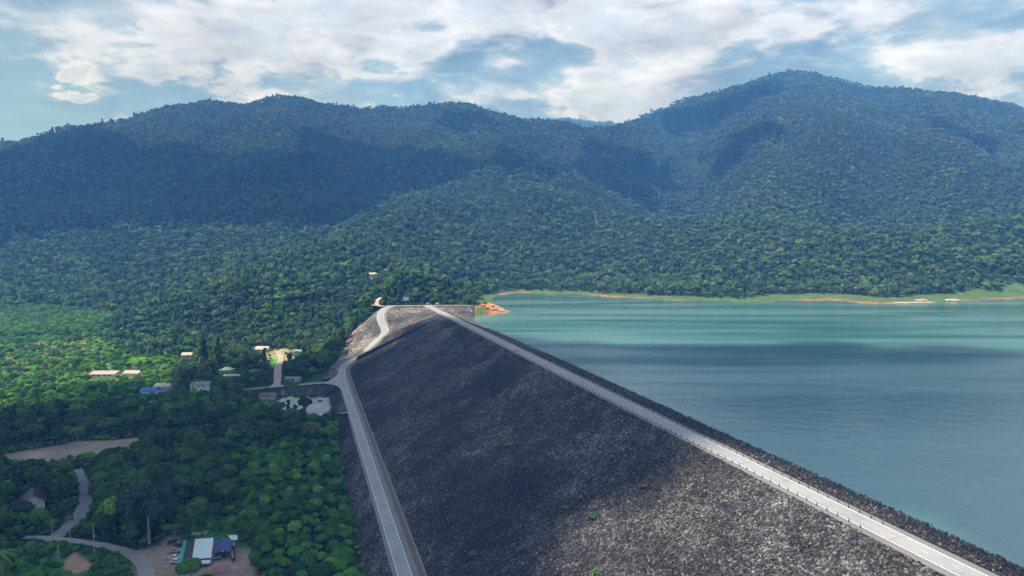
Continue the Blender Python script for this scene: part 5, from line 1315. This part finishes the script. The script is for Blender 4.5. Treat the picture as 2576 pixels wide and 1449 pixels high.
SP = [
 ('broadleaf_tree', (376, 1372), .3, (1.7, 1.7, 2.1), K_BIG, 'tall grey-green tree with a long pale bare trunk beside the gravel track', 0.1, -49),
 ('feathery_tree', (512, 940), .2, 1.12, K_FEA[0], 'tall feathery light green tree, left of the two beside the beige-roofed house', .5, ZG),
 ('feathery_tree', (551, 934), 1.2, 1.0, K_FEA[1], 'tall feathery darker green tree, right of the two beside the beige-roofed house', 0.0, ZG),
 ('round_tree', (480, 1462), .4, 1.05, K_ROUND, 'round bright-topped green tree in front of the aqua awning', .55, ZG),
 ('broadleaf_tree', (596, 890), .4, .95, KB[0], 'vivid lime green tree right of the feathery trees, left of the pair', 1.0, ZG),
 ('broadleaf_tree', (614, 893), 2.4, .95, KB[1], 'vivid lime green tree right of the feathery trees, right of the pair', 1.0, ZG),
 ('broadleaf_tree', (352, 930), 1.4, (1.9, 1.5, 1.0), KU[0], 'wide spreading bright green tree above the small pale-roofed shed', .8, ZG),
 ('broadleaf_tree', (737, 896), 1.0, .95, KB[2], 'round olive green tree beside the village lane', .35, ZG),
 ('broadleaf_tree', (474, 975), 2.0, 1.15, K_BIG2, 'dark round tree left of the white two-storey house', 0, ZG),
 ('broadleaf_tree', (768, 1046), 2.0, 1.15, KB[3], 'broad brownish green tree standing in front of the car park', 0, -49),
 ('broadleaf_tree', (736, 998), 2.0, 1.0, KU[1], 'light green feathery-topped tree behind the car park trucks', .4, -49),
 ('palm_tree', (12, 1260), .3, 1.1, K_PALM[0], 'coconut palm at the left edge above the brown-roofed house', .2, ZG), ('palm_tree', (42, 1215), .9, 1.0, K_PALM[1], 'coconut palm behind the brown-roofed house', .2, ZG),
 ('palm_tree', (196, 1120), 1.3, 1.2, K_PALM[0], 'palm rising over the far edge of the ploughed earth, left one', .1, ZG), ('palm_tree', (318, 1085), 2.3, 1.2, K_PALM[1], 'palm rising behind the ploughed earth, right one', .1, ZG),
 ('palm_tree', (6, 1480), 2.3, 1.5, K_PALM[0], 'leaning pale-stemmed palm at the bottom left corner', .2, ZG),
 ('palm_tree', (450, 962), 2.3, 1.0, K_PALM[1], 'palm behind the slate roof beside the dark round tree', .3, ZG),
 ('bare_trunk_tree', (48, 1330), 2.0, .95, K_BIG2, 'grey-green tree with a pale trunk at the left edge below the brown-roofed house', 0.1, ZG),
]
for nm, (px, py), rz, sc_, K, lab, tn, z in SP:
    P = G(px, py, z) if py < 1449 or True else None
    tree_obj(nm if nm != 'bare_trunk_tree' else 'broadleaf_tree', P, rz, sc_, K, lab, tn=tn)
    SPECIAL_CLEAR.append((P[:2], 4.5 if 'palm' in nm else 6.5))
m = np.ones(len(P3), bool)
for c, r in SPECIAL_CLEAR: m &= np.hypot(P3[:, 0] - c[0], P3[:, 1] - c[1]) > r
# keep the tall trunk in view
tp = G(376, 1372, -49); m &= ~((np.abs(fx - 376) < 26) & (P3[:, 1] < tp[1]) & (P3[:, 1] > tp[1] - 30) & (HT > 3))
P3, kind, scale, tint, HT, fx, fy, plantation, orchard, margin, rotz = [v[m] for v in (P3, kind, scale, tint, HT, fx, fy, plantation, orchard, margin, rotz)]

inframe = (fx > 2) & (fx < 1000) & (fy < 1475) & (scale > .33)
app = np.where(inframe, HT / P3[:, 1], 0)
order = np.argsort(-app); indiv = order[:278]; rest = np.ones(len(P3), bool); rest[indiv] = False
AREAS = [((0, 1000, 250, 1165), 'dark broadleaf tree in the wood behind the ploughed earth'), ((-100, 1165, 230, 1370), 'leafy dark tree round the brown-roofed house at lower left'), ((-100, 1370, 340, 1600), 'small tree by the grass clearing in the bottom left corner'),
         ((230, 1165, 460, 1400), 'dark tree in the grove between the gravel road and the tall pale trunk'), ((250, 1000, 700, 1165), 'tree in the shaded wood below the white two-storey house'),
         ((460, 1165, 660, 1340), 'tree in the shaded wood above the restaurant yard'), ((640, 1000, 1000, 1250), 'tree in the shaded wood left of the lower dam road'), ((600, 1250, 1000, 1600), 'low bright green tree along the foot of the dam bank')]
for j in indiv:
    lab = 'broadleaf tree in the valley wood left of the dam'
    for (x0, y0, x1, y1), l in AREAS:
        if x0 <= fx[j] < x1 and y0 <= fy[j] < y1: lab = l; break
    K = NEARK[kind[j]]; tree_obj('broadleaf_tree', P3[j] - [0, 0, .3], rotz[j], scale[j], K, lab, group=lab.replace('tree', 'trees', 1), tn=tint[j])
Pr, kr, sr, tr_, rr_ = P3[rest], kind[rest], scale[rest], tint[rest], rotz[rest]
# mid distance: use the detailed kinds near, simple ones beyond
far_ = Pr[:, 1] > 950
sxy = sr[:, None] * np.column_stack([np.ones(len(sr))] * 3)
tag(gn_scatter('valley_forest', Pr - [0, 0, .3], np.column_stack([rng.normal(0, .05, len(Pr)), rng.normal(0, .05, len(Pr)), rr_]), sxy, kr, [K['join'] for K in NEARK], tr_), 'dense mass of broadleaf trees filling the valley left of the dam', 'forest', kind='stuff')

# shrubs that have taken root between the stones of the dam
M['dry'] = foliage_mat('leaf_dry', (0.16, 0.11, 0.06), (0.26, 0.18, 0.10), (0.30, 0.26, 0.10))
def on_face(px, py):
    r = ray(px, py); tb = TBC + LW / 2 + 5.5
    lo, hi = 120., 900.
    for _ in range(50):
        D = (lo + hi) / 2; t = (np.array([r[0] * D, D])) @ DR; z = ZC + (ZB - ZC) * (fa - t) / (fa - tb)
        if CAMZ + r[2] * D > z: lo = D
        else: hi = D
    return np.array([r[0] * lo, lo, CAMZ + r[2] * lo])
_dryc = KBUSH[1]['crown'].copy(); _dryc.materials.clear(); _dryc.materials.append(M['dry'])
for (px, py, sc_, dry, lab) in [(1491, 1299, 1.05, 0, 'bright green shrub, brightest on the lower middle of the dam face'), (1384, 1231, .9, 0, 'dull green shrub on the middle of the dam face'), (1424, 1278, .8, 1, 'yellow-brown shrub left of the bright green one on the dam face'),
        (1448, 1276, .6, 1, 'small yellow-brown shrub just above the bright green one'), (1018, 981, 1.2, 1, 'brown dry shrub high on the left part of the dam face'), (1350, 1030, 1.3, 1, 'brown dry shrub under the crest road in the upper middle of the face'),
        (1295, 1078, 1.0, 1, 'brown dry shrub below the upper one on the dam face'), (1282, 1120, 1.1, 1, 'dry reddish shrub at the centre of the dam face'), (1620, 1225, .8, 1, 'dry shrub on the right part of the dam face'), (1190, 1395, 1.1, 1, 'dry shrub low on the dam face near the lower road'),
        (1090, 890, 1.2, 1, 'faint brown shrub at the top of the shaded dam face'), (1500, 1440, .8, 0, 'green shrub at the bottom edge of the dam face'), (1215, 1040, 1.2, 1, 'wide brown dry shrub left of the centre of the dam face')]:
    e = empty('shrub', tuple(on_face(px, py) + [0, 0, -.3]), random.random() * 6); sc_ *= .75; e.scale = (sc_ * 1.15, sc_, sc_ * .6); tag(e, lab, 'shrub', 'shrubs on the dam face')
    link('foliage', _dryc if dry else KBUSH[0]['crown'], e)['tint'] = .15
# clipped hedges, lawn lamp
for (a, b_, lab) in (((603, 973, 1.0), (652, 965, 1.0), 'long dark clipped hedge beside the valley road'), ((606, 965, 1.0), (640, 961, 1.0), 'shorter dark hedge behind the long one')):
    p0 = G(a[0], a[1], -46.5); p1 = G(b_[0], b_[1], -46.5); c = (p0 + p1) / 2; d = p1 - p0; L_ = float(np.linalg.norm(d[:2]))
    Lb = [((x, 0, .7), (1.1, .8, .75)) for x in np.arange(-L_ / 2, L_ / 2, 1.2)]
    V, F = lobes_mesh(Lb, 45, .22, np.random.default_rng(5), True); tag(link('hedge', np_mesh('hedge', V, F, [M['leaf']]), loc=tuple(c)), lab, 'hedge').rotation_euler = (0, 0, math.atan2(d[1], d[0]))
p = G(687, 911, -47.3); e = empty('street_lamp', tuple(p)); tag(e, 'dark lamp post standing on the bright lawn beside the village lane', 'street lamp')
MB().tube([(0, 0, -.5), (0, 0, 5.6)], [.10, .07], 7).build('post', M['dark'], e); MB().box((0, 0, 5.8), (1.3, .5, .35)).build('lamp_head', M['dark'], e, bevel=.08)

# mountain forest
_pa = sample(95000, 850, 2300, -47, 3); _pa = _pa[np.hypot(_pa[:, 0], _pa[:, 1]) > 850 + 350 * rng.random(len(_pa)) ** 1.5]
Pm = np.vstack([_pa, sample(280000, 2300, 3700, -44, 44), sample(95000, 850, 2300, 3, 44), sample(1500, 5900, 6400, -2, 8)])
Pm = Pm[allowed(Pm, False)]
for _pl in (nop[0],):
    pass
hz = terrain(Pm); P4 = np.column_stack([Pm, hz]); vis = seen(P4, 14) & (hz > 1.0) | (Pm[:, 0] < -400) & seen(P4, 14); P4 = P4[vis]
_fx, _fy = project(P4); P4 = P4[~((_fx < 290) & (_fy > 768) & (P4[:, 2] < -30))]
near_ok = P4[:, 1] < 1300
ok = np.ones(len(P4), bool)
for C, w in ((toproad, 9),): ok &= line_d(P4, C)[0] > w
for c, r in CLEAR: ok &= np.hypot(P4[:, 0] - c[0], P4[:, 1] - c[1]) > r
ok &= sdist(P4, footw) > 2
P4 = P4[ok]
sp_ = np.interp(P4[:, 1], [900, 1600, 3000], [6.6, 7.4, 8.2]); k = thin(P4, sp_ * (1 + .3 * (rng.random(len(P4)) - .5))); P4 = P4[k]
n = len(P4); sc4 = np.interp(P4[:, 1], [900, 1600, 3000], [1.0, 1.0, .98]) * (.55 + .8 * rng.random(n) ** 1.6 + .35 * (fbm(P4[:, 0], P4[:, 1], 55, 3) - .5))
blk = crown_rect_blocked(P4[:, :3], 12 * sc4, 5 * sc4) & (P4[:, 1] < 1000); P4 = P4[~blk]; sc4 = sc4[~blk]; n = len(P4)
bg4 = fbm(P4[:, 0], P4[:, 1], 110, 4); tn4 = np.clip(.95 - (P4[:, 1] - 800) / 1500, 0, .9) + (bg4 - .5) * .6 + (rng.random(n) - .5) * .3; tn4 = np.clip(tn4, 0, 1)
kd = rng.choice(6, n, p=[.2, .2, .2, .18, .12, .10])
print('TREES', len(Pr), n)
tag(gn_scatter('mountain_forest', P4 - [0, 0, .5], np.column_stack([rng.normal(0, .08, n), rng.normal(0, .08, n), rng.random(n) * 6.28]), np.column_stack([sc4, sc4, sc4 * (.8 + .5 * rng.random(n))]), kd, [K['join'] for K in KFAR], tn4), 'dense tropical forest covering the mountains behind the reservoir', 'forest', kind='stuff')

# ground scrub: low bushes filling gaps
Pb = sample(26000, 205, 760, -47, -4)
okb = np.ones(len(Pb), bool)
for C, w in ALLROADS: okb &= line_d(Pb, C)[0] > (w - 2.5)
for poly in (lot, yard, plow, nop[5], nop[6]): okb &= ~inside(Pb, poly)
for c, r in CLEAR: okb &= np.hypot(Pb[:, 0] - c[0], Pb[:, 1] - c[1]) > r * .8
okb &= sdist(Pb, footw) > -1.0
Pb = Pb[okb]; hb = terrain(Pb); B3 = np.column_stack([Pb, hb - .2]); scb = .35 + .6 * rng.random(len(B3)) ** 2
okb = ~crown_rect_blocked(B3, 2.4 * scb, 1.5 * scb); B3 = B3[okb]; scb = scb[okb]
fxb, fyb = project(B3); tb_ = np.clip(fbm(B3[:, 0], B3[:, 1], 25, 3) * 1.4 - .35 + .2 * rng.random(len(B3)), 0, .8)
tag(gn_scatter('undergrowth', B3, np.column_stack([np.zeros(len(B3)), np.zeros(len(B3)), rng.random(len(B3)) * 6.28]), scb[:, None] * np.ones((1, 3)), rng.integers(0, 3, len(B3)), [K['join'] for K in KBUSH], tb_), 'green scrub and undergrowth covering the valley floor', 'undergrowth', kind='stuff')

# ============================================================ CLOUDS THAT SHADE THE LAND (high above the frame)
def cloud_mat():
    m = bpy.data.materials.new('cloud'); m.use_nodes = True; t = NT(m.node_tree)
    d = t.n('ShaderNodeBsdfDiffuse', Color=(.85, .86, .88)); tr = t.n('ShaderNodeBsdfTranslucent', Color=(.50, .57, .68)); mx = t.n('ShaderNodeMixShader'); mx.inputs[0].default_value = .5
    t.link(d.outputs[0], mx.inputs[1]); t.link(tr.outputs[0], mx.inputs[2]); o = t.n('ShaderNodeOutputMaterial'); t.link(mx.outputs[0], o.inputs[0]); return m
M['cloud'] = cloud_mat()
def cloud(targets, alt, cell=22, rag=45, holes=0.0):
    poly = [np.array([*(p + SUN * (alt - p[2]) / SUN[2])[:2], alt]) for p in targets]
    A = np.array(poly); x0, y0 = A[:, :2].min(0) - 80; x1, y1 = A[:, :2].max(0) + 80
    xs = np.arange(x0, x1, cell); ys = np.arange(y0, y1, cell); X, Y = np.meshgrid(xs, ys); Q = np.stack([X.ravel(), Y.ravel()], 1)
    nn = fbm(Q[:, 0], Q[:, 1], 130, 5)
    sd = -sdist(Q, poly) + (nn - .5) * rag * 2.4
    if holes: sd = np.where(fbm(Q[:, 0] + 900, Q[:, 1], 110, 4) < holes, -20, sd)
    th = np.clip(sd, 0, 160) ** .7 * 3.2 * (.5 + nn); sd = sd.reshape(X.shape); th = th.reshape(X.shape)
    ix = np.arange(X.size).reshape(X.shape); cellok = (sd[:-1, :-1] > 0) & (sd[1:, :-1] > 0) & (sd[:-1, 1:] > 0) & (sd[1:, 1:] > 0)
    f = np.stack([ix[:-1, :-1], ix[:-1, 1:], ix[1:, 1:], ix[1:, :-1]], -1)[cellok]
    Vt = np.column_stack([Q, alt + th.ravel() + 4]); Vb = np.column_stack([Q, alt - th.ravel() * .12 - 4])
    used = np.unique(f); mp = np.full(X.size, -1); mp[used] = np.arange(len(used)); nu = len(used); F = np.vstack([mp[f], mp[f][:, ::-1] + nu])
    # close the rim
    e1 = np.vstack([f[:, [0, 1]], f[:, [1, 2]], f[:, [2, 3]], f[:, [3, 0]]]); key = np.sort(e1, 1); _, inv, cnt_ = np.unique(key, axis=0, return_inverse=True, return_counts=True); e = e1[cnt_[inv.ravel()] == 1]
    e = mp[e]; F = np.vstack([F, np.column_stack([e[:, 1], e[:, 0], e[:, 0] + nu, e[:, 1] + nu])])
    tag(link('cloud', np_mesh('cloud', np.vstack([Vt[used], Vb[used]]), F, [M['cloud']], True)), kind='structure')
ALT = 1500.0
fg = [G(2900, 905, 0), G(2576, 880, 0), G(2380, 862, 0), G(2200, 870, 0), G(2050, 856, 0), G(1900, 866, 0), G(1740, 850, 0), G(1600, 860, 0), G(1450, 846, 0), G(1380, 856, 0), G(1290, 838, 0), G(1125, 789, 11), G(1080, 800, 0), G(1000, 858, -16), G(945, 862, -14), G(905, 880, -24), G(850, 888, -32),
      G(760, 900, -47), G(700, 908, -47), G(600, 925, -47), G(520, 945, -47), G(430, 962, -47), G(330, 962, -47), G(260, 965, -47), G(150, 1000, -47), G(60, 1045, -47), G(-60, 1075, -47), G(-900, 1150, -47),
      np.array([-420., 60., -47]), np.array([-60., 60., -39]), G(1420, 1449, -32), G(1560, 1390, -26), G(1740, 1300, -14), G(1860, 1222, -2), G(1985, 1178, 11), G(2240, 1308, 11), G(2480, 1425, 11), G(2700, 1540, 11), G(3300, 1540, 0)]
cloud(fg, ALT, rag=26)
mt = [hit(x, y) for x, y in [(-260, 470), (-100, 430), (20, 385), (120, 352), (200, 330), (290, 335), (370, 375), (470, 375), (600, 378), (760, 378), (850, 345), (1000, 350), (1130, 375), (1220, 395), (1330, 388), (1460, 372), (1560, 345), (1640, 375), (1700, 430), (1730, 480), (1710, 530), (1640, 545)]]
mt += [hit(x, y) for x, y in [(1530, 478), (1440, 452), (1300, 450), (1090, 476), (960, 520), (860, 575), (760, 595), (640, 572), (520, 572), (400, 560), (250, 590), (100, 610), (-60, 640), (-300, 650)]]
cloud(mt, ALT + 120, rag=60)
for lst, hl in (([(1640, 296), (1760, 268), (1880, 230), (1960, 200), (1985, 225), (1900, 270), (1800, 320), (1690, 345)], 0.0), 
                ([(1120, 285), (1200, 290), (1260, 320), (1180, 345), (1080, 320)], 0.0), ([(1750, 400), (1850, 345), (1960, 320), (1980, 350), (1880, 410), (1780, 470)], .42), ([(2330, 300), (2500, 330), (2520, 370), (2400, 380)], .45)):
    cloud([hit(x, y) for x, y in lst], ALT + 250, rag=40, holes=hl)

# ============================================================ HAZE
hm = bpy.data.materials.new('haze'); hm.use_nodes = True; t = NT(hm.node_tree)
pv = t.n('ShaderNodeVolumePrincipled', Color=(0.09, 0.33, 1.0), Density=0.00021, Anisotropy=0.0, Absorption_Color=(1, 1, 1)); o = t.n('ShaderNodeOutputMaterial'); t.link(pv.outputs[0], o.inputs['Volume'])
me = bpy.data.meshes.new('haze'); b = MB().box((0, 3300, 490), (16000, 8400, 1190)); me.from_pydata(b.v, [], b.f); me.materials.append(hm)
o = link('haze', me); o['kind'] = 'stuff'; tag(o, 'thin blue haze in the air over the valley and mountains', 'haze')
